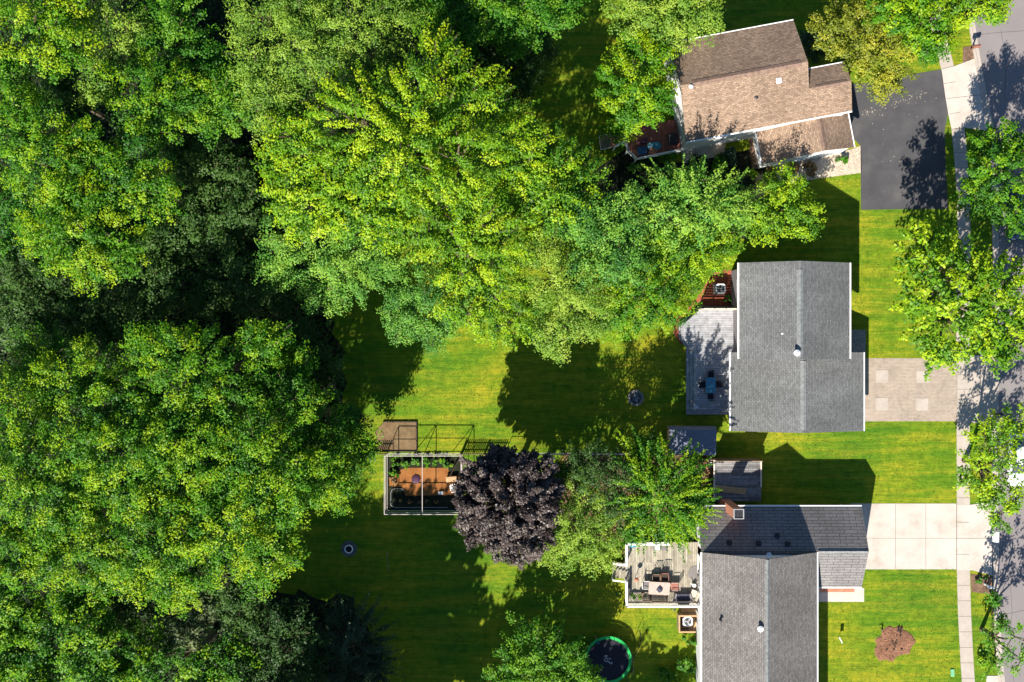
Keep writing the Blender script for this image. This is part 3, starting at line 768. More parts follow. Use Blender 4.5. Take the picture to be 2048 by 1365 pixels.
# AC units
def ac_unit(px_, py_, s, label):
    x, y, _ = P(px_, py_, 0.85)
    t = thing('air_conditioner', (x, y, 0), label, 'air conditioner', 'air conditioning units beside the houses')
    m = MB(); m.obox(x, y, 0, s + 0.15, s + 0.15, 0.06); m.build('concrete_pad', 'old_concrete', t)
    m = MB(); m.obox(x, y, 0.06, s, s, 0.74, 0, 0.16)
    m.build('casing', 'light_metal', t)
    m = MB(); m.obox(x, y, 0.80, s + 0.02, s + 0.02, 0.05, 0, 0.16); top = m.build('top_cover', 'white_metal', t)
    m = MB(); m.lathe(x, y, [(s * 0.40, 0.851), (s * 0.40, 0.856)], 24); m.build('fan_opening', 'dark_metal', top)
    m = MB()
    for k in range(3):
        a = k * 2.094 + 0.6
        m.add([(x + 0.05 * math.cos(a - 1), y + 0.05 * math.sin(a - 1), 0.87), (x + s * 0.36 * math.cos(a), y + s * 0.36 * math.sin(a), 0.865), (x + s * 0.36 * math.cos(a + 0.75), y + s * 0.36 * math.sin(a + 0.75), 0.875)], [(0, 1, 2)])
    m.lathe(x, y, [(0.07, 0.87), (0.07, 0.90)], 10)
    for r_ in (0.12, 0.2, 0.28): m.ring(x, y, 0.905, s * r_ * 1.25, 0.006, 20, 4)
    m.build('fan', 'light_metal', t)
ac_unit(1441.5, 578, 0.82, 'round-fan air conditioner on the red mulch bed behind the slate grey house')
ac_unit(1375.5, 1244, 0.80, 'white air conditioner inside the timber screen beside the white sided house')

# deck of bottom house
ZE = 0.9
d3 = thing('weathered_deck', (12.5, -19.5, 0), 'weathered pale board deck with white railing, crowded with furniture, beside the white sided house', 'deck')
mb = MB(); x0, y0, _ = P(1251, 1208, ZE); x1, y1, _ = P(1394, 1085, ZE)
x1 = 15.62
mb.box(x0, y0, 0.6, x1, y1, ZE); mb.build('floor', 'weathered_boards', d3)
mb = MB()
for x in (x0 + 0.1, (x0 + x1) / 2, x1 - 0.2):
    for y in (y0 + 0.1, y1 - 0.1): mb.box(x - 0.06, y - 0.06, 0, x + 0.06, y + 0.06, 0.598)
mb.build('support_posts', 'old_timber', d3)
ys0 = P(0, 1160, ZE)[1]; ys1 = P(0, 1127, ZE)[1]
railing(d3, [(x0, ys0), (x0, y0), (x1 - 0.1, y0)], ZE, 0.95, 'white_trim', top=0.16)
railing(d3, [(x0, ys1), (x0, y1), (x0 + 3.6, y1)], ZE, 0.95, 'white_trim', top=0.16)
mb = MB()
for k in range(4): mb.box(x0 - 0.26 * (k + 1), ys0 + 0.04, 0.55 - k * 0.17, x0 - 0.26 * k - 0.01, ys1 - 0.04, 0.72 - k * 0.17 + 0.0)
st = mb.build('stairs', 'weathered_boards', d3)
mb = MB()
for y in (ys0, ys1):
    mb.add([(x0, y - 0.06, 1.75), (x0 - 1.1, y - 0.06, 1.15), (x0 - 1.1, y + 0.06, 1.15), (x0, y + 0.06, 1.75), (x0, y - 0.06, 1.69), (x0 - 1.1, y - 0.06, 1.09), (x0 - 1.1, y + 0.06, 1.09), (x0, y + 0.06, 1.69)],
           [(0, 1, 2, 3), (7, 6, 5, 4), (0, 4, 5, 1), (2, 6, 7, 3), (1, 5, 6, 2), (3, 7, 4, 0)])
    mb.box(x0 - 1.1, y - 0.05, 0, x0 - 1.0, y + 0.05, 1.1)
mb.build('handrail', 'white_trim', st)
NOGRASS.append([(x0 - 1, y0), (x1, y0), (x1, y1), (x0 - 1, y1)])
def PE(px_, py_, z=1.4): return P(px_, py_, z)[:2]
cx, cy = PE(1318.5, 1177.5, 1.65)
table('picnic_table', cx, cy, ZE, 1.75, 1.05, 0.75, 'tan_table', 'old_timber', 'pale pinkish rectangular table with a dark cloth on it on the weathered deck', R(-3), 0.05)
m = MB(); x, y = PE(1319, 1179, 1.7)
m.add([(x - 0.28, y - 0.05, 1.66), (x - 0.02, y - 0.32, 1.66), (x + 0.24, y - 0.16, 1.70), (x + 0.3, y + 0.1, 1.66), (x + 0.05, y + 0.33, 1.68), (x - 0.15, y + 0.1, 1.74), (x + 0.05, y, 1.78)],
      [(0, 1, 6), (1, 2, 6), (2, 3, 6), (3, 4, 6), (4, 5, 6), (5, 0, 6), (5, 4, 3, 2, 1, 0)])
tag(m.build('dark_cloth', 'dark_fabric'), 'crumpled dark navy cloth lying on the pale table of the weathered deck', 'cloth')
for (px_, py_, a, lab, mt, sm) in (
        (1293, 1170, 0, 'white armchair at the lawn end of the pale table on the weathered deck', 'white_trim', 'grey_fabric'),
        (1349, 1173, 180, 'reddish brown armchair at the house end of the pale table on the weathered deck', 'tan_table', 'red_wood'),
        (1312, 1157, -90, 'left of two brown chairs north of the pale table on the weathered deck', 'old_timber', 'dark_timber'),
        (1329, 1155, -90, 'right of two brown chairs north of the pale table on the weathered deck', 'red_wood', 'dark_timber')):
    x, y = PE(px_, py_, 1.35); chair('deck_chair', x, y, ZE, R(a), mt, lab, sm, 0.6, 'chairs round the pale deck table')
def bench(px_, py_, L, a, mat, label, name='slatted_bench'):
    x, y = PE(px_, py_, 1.4); t = thing(name, (x, y, ZE), label, 'bench', None)
    ca, sa = math.cos(a), math.sin(a)
    def q(u, v): return (x + u * ca - v * sa, y + u * sa + v * ca)
    m = MB()
    for k in range(4): m.obox(*q(0, -0.18 + k * 0.12), ZE + 0.42, L, 0.09, 0.04, a)
    m.build('seat', mat, t)
    m = MB()
    for k in range(3): m.obox(*q(0, -0.27 - k * 0.03), ZE + 0.55 + k * 0.14, L, 0.04, 0.10, a)
    m.build('backrest', mat, t)
    for s_ in (-1, 1):
        m = MB(); m.obox(*q(s_ * (L / 2 - 0.06), 0.0), ZE, 0.06, 0.46, 0.41, a); m.build('leg', mat, t)
bench(1318, 1195, 1.5, 0.0, 'old_timber', 'dark slatted bench along the south railing of the weathered deck beside the pale table')
bench(1293, 1193, 0.8, 0.0, 'old_timber', 'short brown slatted bench between the plants and the pale table on the weathered deck')
bench(1387, 1190, 0.75, R(70), 'cream_trim', 'short pale slatted seat in the house corner of the weathered deck')
# storage sofa
x, y = PE(1366, 1198, 1.3)
t = thing('outdoor_sofa', (x, y, ZE), 'grey two seat outdoor sofa against the south railing of the weathered deck', 'sofa')
m = MB(); m.obox(x, y + 0.1, ZE + 0.12, 1.35, 0.6, 0.28, 0, 0.04); m.build('seat', 'dark_fabric', t)
m = MB(); m.obox(x, y - 0.28, ZE + 0.12, 1.0, 0.22, 0.62, 0, 0.04); m.build('backrest', 'grey_fabric', t)
for s_ in (-1, 1):
    m = MB(); m.obox(x + s_ * 0.66, y + 0.08, ZE + 0.05, 0.14, 0.75, 0.5, s_ * R(12), 0.02); m.build('armrest', 'grey_siding', t)
# mats and odds on the deck
m = MB(); x, y = PE(1391, 1147, ZE); pts = [(x + 0.62 * math.cos(t_), y + 0.62 * math.sin(t_)) for t_ in np.linspace(0, 2 * math.pi, 25)[:-1]]
pts = [(min(px2, 15.6), py2) for px2, py2 in pts]
m.prism(pts, ZE, ZE + 0.03); tag(m.build('round_mat', 'grey_fabric'), 'round brownish grey mat by the house wall on the weathered deck', 'mat')
m = MB(); x, y = PE(1320, 1095, ZE); m.obox(x, y, ZE, 1.25, 0.5, 0.03, 0); tag(m.build('door_mat', 'grey_fabric'), 'rectangular brown grey mat by the north railing of the weathered deck', 'mat')
m = MB(); m.obox(x - 0.25, y + 0.02, ZE + 0.031, 0.38, 0.48, 0.05, 0.05); m.obox(x - 0.25, y + 0.05, ZE + 0.081, 0.10, 0.12, 0.03, 0.3); tag(m.build('white_board', 'white_plastic'), 'white square board lying on the rectangular mat of the weathered deck', 'board')
def tub(px_, py_, z, r, h, mat, name, label, cat, inner=None, n=16):
    x, y = P(px_, py_, z + h)[:2]
    t = thing(name, (x, y, z), label, cat)
    m = MB(); m.lathe(x, y, [(r * 0.8, z), (r, z + h), (r * 1.06, z + h), (r * 0.9, z + h - 0.01), (r * 0.86, z + h - 0.08)], n); m.build('shell', mat, t)
    if inner: m = MB(); m.lathe(x, y, [(r * 0.85, z + h - 0.075), (r * 0.4, z + h - 0.03)], n); m.build('contents', inner, t)
    return x, y
x, y = PE(1267, 1090, 1.2); t = thing('storage_bin', (x, y, ZE), 'teal plastic bin with pale lid in the north lawn corner of the weathered deck', 'bin')
m = MB(); m.obox(x, y, ZE, 0.58, 0.42, 0.4, 0.1, 0.05); m.build('bin_body', 'teal_plastic', t)
m = MB(); m.obox(x - 0.08, y + 0.02, ZE + 0.401, 0.3, 0.25, 0.06, 0.5, 0.03); m.build('lid', 'pale_blue_plastic', t)
x, y = PE(1287, 1088, 1.2); t = thing('plastic_sack', (x, y, ZE), 'white plastic sack beside the teal bin on the weathered deck', 'sack')
m = MB(); m.lathe(x, y, [(0.16, ZE), (0.21, ZE + 0.15), (0.18, ZE + 0.3), (0.06, ZE + 0.4), (0.11, ZE + 0.45)], 9); m.build('sack_body', 'white_plastic', t, True)
tub(1308, 1077, 0, 0.30, 0.5, 'navy_plastic', 'navy_tub', 'dark navy round tub on the ground north of the weathered deck', 'tub', 'dark_fabric')
tub(1280, 1079, 0, 0.22, 0.4, 'red_plastic', 'red_bucket', 'red bucket on the ground north of the weathered deck', 'bucket', 'dark_fabric')
tub(1311.5, 1074.5, 0, 0.01, 0.01, 'teal_plastic', 'teal_lid', 'x', 'y') if False else None
tub(1330, 1073, 0, 0.25, 0.5, 'teal_plastic', 'teal_bucket', 'teal bucket under the tree edge north of the weathered deck', 'bucket', 'dark_fabric')
tub(1257, 1174, ZE, 0.16, 0.45, 'purple_plastic', 'lilac_planter', 'small purple planter by the stair end of the weathered deck', 'planter', 'soil')
x, y = PE(1273, 1160, 1.8); t = thing('bronze_heater', (x, y, ZE), 'bronze bird shaped garden ornament on a rod near the stairs of the weathered deck', 'ornament')
m = MB(); m.tube((x, y, ZE), (x, y, ZE + 0.7), 0.025); m.build('rod', 'dark_metal', t)
m = MB(); m.lathe(x, y, [(0.05, ZE + 0.7), (0.17, ZE + 0.8), (0.19, ZE + 0.9), (0.08, ZE + 1.0)], 12); m.tube((x + 0.1, y + 0.1, ZE + 0.9), (x + 0.3, y + 0.3, ZE + 1.1), 0.03, 0.015); m.build('bird_body', 'terracotta', t)
t['label'] = 'rusty brown bird shaped ornament near the stairs of the weathered deck'; t.name = 'garden_ornament'
# tea kettle shaped white watering can near wall
x, y = PE(1389, 1172, 1.3); t = thing('watering_can', (x, y, ZE), 'white watering can by the house wall on the weathered deck', 'watering can')
m = MB(); m.lathe(x, y, [(0.15, ZE), (0.17, ZE + 0.3), (0.1, ZE + 0.36)], 14); m.build('can_body', 'white_plastic', t)
m = MB(); m.tube((x - 0.14, y + 0.02, ZE + 0.1), (x - 0.35, y + 0.22, ZE + 0.42), 0.03, 0.02); m.build('spout', 'white_plastic', t)
m = MB(); m.ring(x, y, ZE + 0.42, 0.12, 0.015, 16, 5); m.build('handle', 'white_plastic', t)
# timber screen around AC
sc = thing('timber_screen', (15.0, -23.5, 0), 'low pale timber screen boxing in the white air conditioner', 'screen')
m = MB()
sx0, sy0, _ = P(1359, 1265, 1.2); sx1 = 15.55; sy1 = P(0, 1212, 1.2)[1]
sy_mid = P(0, 1233, 1.2)[1]
m.box(sx0 - 0.02, sy0 + 0.04, 0, sx0 + 0.02, sy_mid - 0.02, 1.15); m.box(sx0, sy0, 0, sx1 - 0.15, sy0 + 0.04, 1.15); m.box(sx0 + 0.02, sy_mid, 0, sx1, sy_mid + 0.04, 1.15)
m.build('boards', 'fence_boards', sc)
m = MB()
m.box(sx0 - 0.07, sy0 + 0.07, 1.152, sx0 + 0.05, sy_mid - 0.05, 1.20); m.box(sx0 - 0.07, sy0 - 0.05, 1.152, sx1 - 0.15, sy0 + 0.065, 1.20); m.box(sx0 - 0.07, sy_mid - 0.045, 1.152, sx1, sy_mid + 0.07, 1.20)
m.build('cap_rail', 'bare_timber', sc)
slab('screen_floor', [(1362, 1212), (1394, 1212), (1394, 1262), (1362, 1262)][::-1], 'bare_timber', 0.02)
# garden hose by the deck
m = MB(); x, y, _ = P(1238, 1190, 0.1)
for k in range(3): m.ring(x, y, 0.04 + k * 0.035, 0.18 + 0.015 * k, 0.018, 20, 5)
m.path([(x - 0.2, y + 0.1, 0.05)] + [(*G(1228 - k * 2, 1178 - k * 8), 0.04) for k in range(4)], 0.012, 5)
tag(m.build('garden_hose', 'green_hose'), 'coiled green garden hose on the lawn beside the stairs of the weathered deck', 'hose')
m = MB(); m.path([(*G(a, b), 0.05) for a, b in ((1279, 1262), (1281, 1273), (1282, 1282), (1279, 1292), (1274, 1302), (1268, 1314), (1265, 1322))], 0.03, 6)
m.path([(*G(a, b), 0.05) for a, b in ((1263, 1333), (1266, 1338), (1264, 1343), (1257, 1345))], 0.03, 6)
tag(m.build('black_hose', 'black_rubber'), 'thin black hose curving over the sunny grass beside the trampoline', 'hose')

# ------------------------------------------------------------------ brown house deck
d1 = thing('red_board_deck', (9.5, 16.8, 0), 'reddish board deck with white picket railing behind the brown roofed house', 'deck')
ZB = 1.0
fl = PZ([(1224, 272), (1224, 292), (1252, 284), (1256, 300), (1274, 318), (1362, 300), (1352, 240), (1262, 250)], ZB)
mb = MB(); mb.prism(fl, 0.75, ZB); mb.build('floor', 'red_deck_boards', d1)
rp = PZ([(1231, 292), (1253, 281), (1256, 300), (1274, 317), (1362, 299)], 1.9)
railing(d1, rp, ZB, 0.9, 'white_trim', step=0.2, pk=0.045, top=0.09)
mb = MB(); pl = PZ([(1198, 272), (1224, 268), (1226, 294), (1202, 300)], 0.4)
mb.prism(pl, 0.0, 0.35); mb.build('landing', 'old_timber', d1)
mb = MB()
for a, b in zip(pl, pl[1:] + pl[:1]): mb.tube((a[0], a[1], 0.38), (b[0], b[1], 0.38), 0.035)
mb.build('landing_edge', 'cream_trim', d1)
NOGRASS.append(fl)
def PB(px_, py_): return P(px_, py_, 1.5)[:2]
cx, cy = PB(1284, 302); table('blue_table', cx, cy, ZB, 0.75, 0.68, 0.6, 'blue_fabric', 'cedar_wood', 'square table under a deep blue cover on the red board deck', R(10), 0.08)
for (px_, py_, a, lab) in ((1271.5, 307, 35, 'cedar slatted chair at the corner end of the blue covered table on the red deck'), (1304, 303, 160, 'cedar slatted chair between the blue table and the teal lounger on the red deck')):
    x, y = PB(px_, py_); chair('cedar_chair', x, y, ZB, R(a), 'cedar_wood', lab, 'cedar_wood', 0.45, 'cedar chairs on the red deck', arms=True)
x, y = PB(1309, 291); t = thing('water_play_tub', (x, y, ZB), 'teal plastic play tub with pale clutter on the red board deck', 'tub')
m = MB(); m.obox(x, y, ZB, 1.15, 0.6, 0.22, R(8), 0.15); m.build('tub_shell', 'teal_plastic', t)
m = MB(); m.obox(x - 0.35, y, ZB + 0.221, 0.4, 0.45, 0.1, R(20), 0.1); m.obox(x + 0.2, y + 0.1, ZB + 0.221, 0.2, 0.2, 0.12, 0, 0.05); m.build('toys', 'pale_blue_plastic', t)
x, y = PB(1289, 281); t = thing('purple_cushion', (x, y, ZB), 'dark purple cushion seat beside the blue table on the red deck', 'cushion')
m = MB(); m.obox(x, y, ZB, 0.5, 0.4, 0.3, R(5), 0.08); m.build('pad', 'purple_plastic', t)
x, y = PB(1278, 286); t = thing('pink_ball', (x, y, ZB), 'pink ball on the red board deck beside the blue table', 'ball')
m = MB(); m.lathe(x, y, [(0.02, ZB), (0.14, ZB + 0.06), (0.17, ZB + 0.17), (0.12, ZB + 0.28), (0.02, ZB + 0.34)], 14); m.build('ball_skin', 'pink_plastic', t, True)
x, y = PB(1346, 279); t = thing('barbecue_grill', (x, y, ZB), 'black barbecue grill on the red deck against the white wall', 'grill')
m = MB(); m.obox(x, y, ZB + 0.55, 0.6, 1.0, 0.3, R(10), 0.12); m.obox(x, y, ZB + 0.85, 0.42, 0.8, 0.12, R(10), 0.1); m.build('firebox', 'dark_metal', t)
for s_ in (-1, 1):
    m = MB(); m.obox(x + s_ * 0.22, y, ZB, 0.05, 0.8, 0.548, R(10)); m.build('leg', 'dark_metal', t)
m = MB(); m.tube((x - 0.33, y - 0.3, ZB + 0.8), (x - 0.33, y + 0.3, ZB + 0.86), 0.025); m.build('handle', 'light_metal', t)

# ------------------------------------------------------------------ shed, platform, fences
sx0, sy0 = P(1338, 911, 2.1)[:2]; sx1, sy1 = P(1432, 853, 2.1)[:2]
sh = thing('garden_shed', ((sx0 + sx1) / 2, (sy0 + sy1) / 2, 0), 'small garden shed with smooth slate blue roof on the lawn below the grey board deck', 'shed')
m = MB(); m.section([(sy0 + 0.12, 0), (sy1 - 0.12, 0), (sy1 - 0.12, 1.92), (sy1 - 0.3, 2.22), (sy0 + 0.12, 1.88)], 'x', sx0 + 0.15, sx1 - 0.12); m.build('wall', 'bare_timber', sh)
m = MB(); m.section([(sy0, 2.0), (sy0, 1.9), (sy1 - 0.28, 2.26), (sy1, 1.95), (sy1, 2.03), (sy1 - 0.26, 2.36)], 'x', sx0, sx1); m.build('roof', 'shed_roofing', sh)
m = MB(); m.tube((sx0 - 0.02, sy0 + 0.4, 2.06), (sx0 - 0.02, sy1 - 0.3, 2.34), 0.035); m.build('barge_board', 'dark_timber', sh)
NOGRASS.append([(sx0, sy0), (sx1, sy0), (sx1, sy1), (sx0, sy1)])

pf = thing('board_platform', (18.5, -11.2, 0), 'square weathered board platform with a tall plank back, between shed and brick chimney', 'platform')
bx0, by0 = P(1429, 1003, 0.9)[:2]; bx1, by1 = P(1522, 921, 0.9)[:2]
m = MB(); m.box(bx0, by0, 0.7, bx1, by1, 0.9); m.build('floor', 'grey_old_boards', pf)
m = MB()
for x in (bx0 + 0.1, bx1 - 0.1):
    for y in (by0 + 0.1, by1 - 0.1): m.box(x - 0.06, y - 0.06, 0, x + 0.06, y + 0.06, 0.698)
m.build('support_posts', 'old_timber', pf)
m = MB(); m.box(bx0, by1 + 0.01, 0, bx1 - 0.1, by1 + 0.06, 1.9); m.build('plank_back', 'fence_boards', pf)
m = MB(); m.box(bx0 - 0.10, by0 + 0.2, 0.9, bx0 + 0.02, by1 + 0.07, 1.05); m.box(bx1 - 0.06, by0 + 1.2, 0.9, bx1 + 0.04, by1, 1.02)
m.box(bx0 + 0.03, by1 - 0.1, 0.902, bx1 - 0.07, by1, 1.0); m.build('edge_rail', 'cream_trim', pf)
a = P(1430, 977, 1.15); b = P(1493, 984, 1.15)
m = MB(); L = math.hypot(b[0] - a[0], b[1] - a[1]); ang = math.atan2(b[1] - a[1], b[0] - a[0])
m.obox((a[0] + b[0]) / 2, (a[1] + b[1]) / 2, 0.95, L, 0.52, 0.05, ang); 
for s_ in (-1, 1): m.obox((a[0] + b[0]) / 2 + s_ * L * 0.4, (a[1] + b[1]) / 2 - s_ * 0.1, 0.903, 0.08, 0.4, 0.045, ang)
tag(m.build('tan_plank', 'bare_timber'), 'wide tan plank lying across the weathered board platform', 'plank')
NOGRASS.append([(bx0, by0), (bx1, by0), (bx1, by1), (bx0, by1)])
m = MB(); x, y = P(1414, 925, 0.3)[:2]
t = thing('clay_planter', (x - 0.2, y, 0), 'clay pots and a white rack by the corner of the weathered board platform', 'planter')
m.lathe(x - 0.3, y - 0.1, [(0.18, 0), (0.26, 0.3), (0.2, 0.3)], 12); m.lathe(x - 0.05, y - 0.4, [(0.12, 0), (0.18, 0.25), (0.13, 0.25)], 12); m.build('pot', 'terracotta', t)
m = MB()
for k in range(4): m.tube((x + 0.1, y - 0.4 + 0.2 * k, 0.5), (x + 0.4, y - 0.4 + 0.2 * k, 0.5), 0.025)
m.tube((x + 0.1, y - 0.4, 0), (x + 0.1, y - 0.4, 0.5), 0.025); m.tube((x + 0.4, y + 0.2, 0), (x + 0.4, y + 0.2, 0.5), 0.025); m.build('rack', 'white_plastic', t)

# plank fence running from the platform towards the shed
def plank_fence(pts, h, label, mat='fence_boards'):
    t = thing('plank_fence', (pts[0][0], pts[0][1], 0), label, 'fence')
    for a, b in zip(pts[:-1], pts[1:]):
        d = Vector(b) - Vector(a); ang = math.atan2(d.y, d.x); c = (Vector(a) + Vector(b)) / 2
        m = MB(); m.obox(c.x, c.y, 0.04, d.length, 0.03, h, ang); m.build('panel', mat, t)
        m = MB(); m.obox(a[0], a[1], 0, 0.09, 0.09, h + 0.1, ang); m.build('post', 'old_timber', t)
plank_fence([G(1373, 916), G(1402, 917), G(1432, 917)], 1.2, 'low brown plank fence between the shed and the board platform')
def picket_fence(x0_, x1_, y_, label, gaps=0.14):
    a = G(x0_, y_); b = G(x1_, y_)
    t = thing('picket_fence', (a[0], a[1], 0), label, 'fence', 'picket fence runs beside the garden cage')
    m = MB(); k = int((b[0] - a[0]) / 0.16)
    for i in range(k):
        x = a[0] + 0.16 * i; m.box(x, a[1] - 0.012, 0.05, x + 0.09, a[1] + 0.012, 1.0); m.add([(x, a[1] - 0.012, 1.0), (x + 0.09, a[1] - 0.012, 1.0), (x + 0.045, a[1], 1.07)], [(0, 1, 2)])
    m.build('pickets', 'old_timber', t)
    m = MB()
    for z in (0.25, 0.75): m.box(a[0], a[1] - 0.05, z, b[0], a[1] - 0.013, z + 0.07)
    m.build('rails', 'old_timber', t)
    x = a[0]
    while x < b[0]:
        m = MB(); m.box(x, a[1] - 0.14, 0, x + 0.09, a[1] - 0.051, 1.05); m.build('post', 'old_timber', t); x += 2.0
picket_fence(700, 778, 906.5, 'weathered picket fence between the grove and the garden cage')
picket_fence(921, 1010, 906.5, 'weathered picket fence between the garden cage and the purple tree')
# chain link fence
a = G(1010, 906.5); b = G(1345, 906.5)
t = thing('chain_link_fence', (a[0], a[1], 0), 'thin grey chain link fence running from the purple tree to the shed', 'fence')
m = MB(); x = a[0]
while x < b[0]: m.tube((x, a[1], 0), (x, a[1], 1.25), 0.03, 0.03, 6); x += 2.4
m.build('posts', 'galvanised', t)
m = MB(); m.tube((a[0], a[1], 1.22), (b[0], a[1], 1.22), 0.025, 0.025, 6); m.build('top_rail', 'galvanised', t)
m = MB(); x = a[0]
while x < b[0] - 1.1:
    m.tube((x, a[1], 0.05), (x + 1.1, a[1], 1.2), 0.006, 0.006, 3, False); m.tube((x + 1.1, a[1] + 0.01, 0.05), (x, a[1] + 0.01, 1.2), 0.006, 0.006, 3, False); x += 0.11
m.build('wire_mesh', 'galvanised', t)

# garden cage
gc = thing('garden_cage', (-7.5, -12.2, 0), 'tall white pole frame caging the orange mulched garden plot', 'cage')
ZC = 2.1
cx0, cyt = P(768.5, 912.7, ZC)[:2]; cx1, cyb = P(922, 1029.5, ZC)[:2]; cxm = P(844.5, 970, ZC)[0]
m = MB()
for y in (cyt, cyb): m.box(cx0, y - 0.025, ZC - 0.05, cx1, y + 0.025, ZC)
for x in (cx0, cxm, cx1): m.box(x - 0.028, cyb + 0.026, ZC - 0.051, x + 0.028, cyt - 0.026, ZC - 0.001)
m.build('top_frame', 'frame_white', gc)
for x in (cx0, cxm, cx1):
    for y in (cyt, cyb):
        m = MB(); m.box(x - 0.024, y - 0.024, 0, x + 0.024, y + 0.024, ZC - 0.052); m.build('post', 'frame_white', gc)
m = MB()
for z in (0.12, 1.1):
    for y in (cyt, cyb): m.box(cx0 + 0.035, y - 0.018, z, cx1 - 0.035, y + 0.018, z + 0.035)
    for x in (cx0, cx1): m.box(x - 0.018, cyb + 0.035, z, x + 0.018, cyt - 0.035, z + 0.035)
m.build('side_rails', 'frame_white', gc)
m = MB()
for (xa, xb) in ((cx0, cxm), (cxm, cx1)): m.tube((xb - 0.05, cyt + 0.02, ZC - 0.1), (xb - 0.9, cyt + 0.02, 0.1), 0.03, 0.03, 5)
m.build('brace', 'old_timber', gc)
# things in the cage
m = MB(); x, y = G(832, 959); m.lathe(x, y, [(0.38, 0.046), (0.40, 0.12), (0.2, 0.18), (0.02, 0.19)], 7); tag(m.build('purple_cover', 'purple_plastic', None), 'domed dark purple cover lying on the orange mulch of the garden cage', 'cover')
m = MB(); x, y = G(882, 986); m.obox(x, y, 0.05, 0.40, 0.24, 0.18, 0.05, 0.03); tag(m.build('white_box', 'white_plastic'), 'small white box on the dark edge of the garden cage floor', 'box')
x, y = P(907, 975, 0.5)[:2]; chair('white_garden_chair', x, y, 0.03, R(100), 'white_plastic', 'white slatted plastic chair inside the garden cage by the purple tree', None, 0.5)
x, y = G(903, 958); m = MB(); t = thing('timber_bench', (x, y, 0), 'light timber plank bench inside the garden cage', 'bench')
m.obox(x, y, 0.35, 0.9, 0.45, 0.05, R(4)); m.build('seat', 'bare_timber', t)
for s_ in (-1, 1): m = MB(); m.obox(x + s_ * 0.35, y, 0.03, 0.06, 0.4, 0.318, R(4)); m.build('leg', 'bare_timber', t)
m = MB(); pts = [(782, 1010), (782, 985), (785, 979), (791, 977), (803, 977), (808, 981)]
m.path([(*G(*p), 0.10) for p in [(895, 1015), (790, 1015), (785, 1013)] + pts], 0.022, 6)
tag(m.build('drip_hose', 'galvanised'), 'pale grey drip hose looping round the dark corner bed of the garden cage', 'hose')
m = MB(); a = G(899, 934); x, y = G(902, 930); t = thing('garden_gate', (x, y, 0), 'dark leaning timber gate in the corner of the garden cage', 'gate')
m.obox(x + 0.3, y - 0.2, 0.1, 1.5, 0.05, 1.0, R(62)); m.build('gate_boards', 'dark_timber', t)
# soil bed
t = thing('soil_bed', (*G(793, 873), 0), 'square brown soil bed with dark timber edging on the lawn beside the picket fence', 'garden bed')
m = MB(); m.prism(GG([(751, 901), (832, 902), (832, 845), (768, 845), (751, 862)]), 0.0, 0.07); m.build('soil', 'soil', t)
m = MB()
for (p, q) in (((766, 844), (833.5, 844)), ((833.5, 844), (833.5, 903)), ((751, 903), (833.5, 903))):
    A = Vector(G(*p)); B = Vector(G(*q)); d = B - A; m.obox((A.x + B.x) / 2, (A.y + B.y) / 2, 0, d.length, 0.08, 0.16, math.atan2(d.y, d.x))
m.build('edging', 'dark_timber', t)
NOGRASS.append(GG([(751, 901), (832, 902), (832, 845), (768, 845), (751, 862)]))

# ------------------------------------------------------------------ trampoline
ZT = 0.95
tx, ty, _ = P(1216, 1320, ZT)
t = thing('trampoline', (tx, ty, 0), 'round trampoline with green pad ring and black mat on the lower lawn', 'trampoline')
m = MB(); n = 32
for k in range(8):
    va = []; 
    for i in range(6):
        a = 2 * math.pi * (k + i / 5 * 0.985) / 8 + 0.15
        va += [(tx + 1.75 * math.cos(a), ty + 1.75 * math.sin(a), ZT), (tx + 1.99 * math.cos(a), ty + 1.99 * math.sin(a), ZT)]
    fs = [(2 * i, 2 * i + 1, 2 * i + 3, 2 * i + 2) for i in range(5)]
    vb = [(p[0], p[1], p[2] + 0.05) for p in va]
    kk = len(va); m.add(va + vb, [tuple(reversed(f)) for f in fs] + [tuple(j + kk for j in f) for f in fs] + [(2 * i, 2 * i + 2, kk + 2 * i + 2, kk + 2 * i) for i in range(5)] + [(2 * i + 3, 2 * i + 1, kk + 2 * i + 1, kk + 2 * i + 3) for i in range(5)] + [(1, 0, kk, kk + 1), (10, 11, kk + 11, kk + 10)])
m.build('pad_ring', 'green_pad', t)
m = MB(); m.lathe(tx, ty, [(1.74, ZT - 0.03), (1.74, ZT - 0.01)], 40); mt = m.build('jumping_mat', 'black_mat', t)
m = MB(); x, y = P(1212.5, 1320.5, ZT)[:2]; m.ring(x, y, ZT - 0.006, 0.14, 0.022, 20, 4, 0.2)  # pale ring and short bars laid on the mat
m.obox(x - 0.03, y + 0.30, ZT - 0.009, 0.06, 0.2, 0.006, 0.5); m.obox(x + 0.05, y + 0.32, ZT - 0.0095, 0.06, 0.16, 0.005, -0.6)
m.obox(x + 0.30, y + 0.12, ZT - 0.009, 0.22, 0.06, 0.006, -0.4); m.obox(x + 0.30, y - 0.24, ZT - 0.009, 0.06, 0.22, 0.006, 0.4); m.obox(x + 0.22, y - 0.16, ZT - 0.0095, 0.16, 0.05, 0.005, 0.2)
m.obox(x + 0.46, y - 0.26, ZT - 0.009, 0.06, 0.2, 0.006, -0.3); m.build('mat_marks', 'light_metal', mt)
m = MB(); m.ring(tx, ty, ZT - 0.04, 1.95, 0.03, 40, 6); m.build('frame_ring', 'galvanised', t)
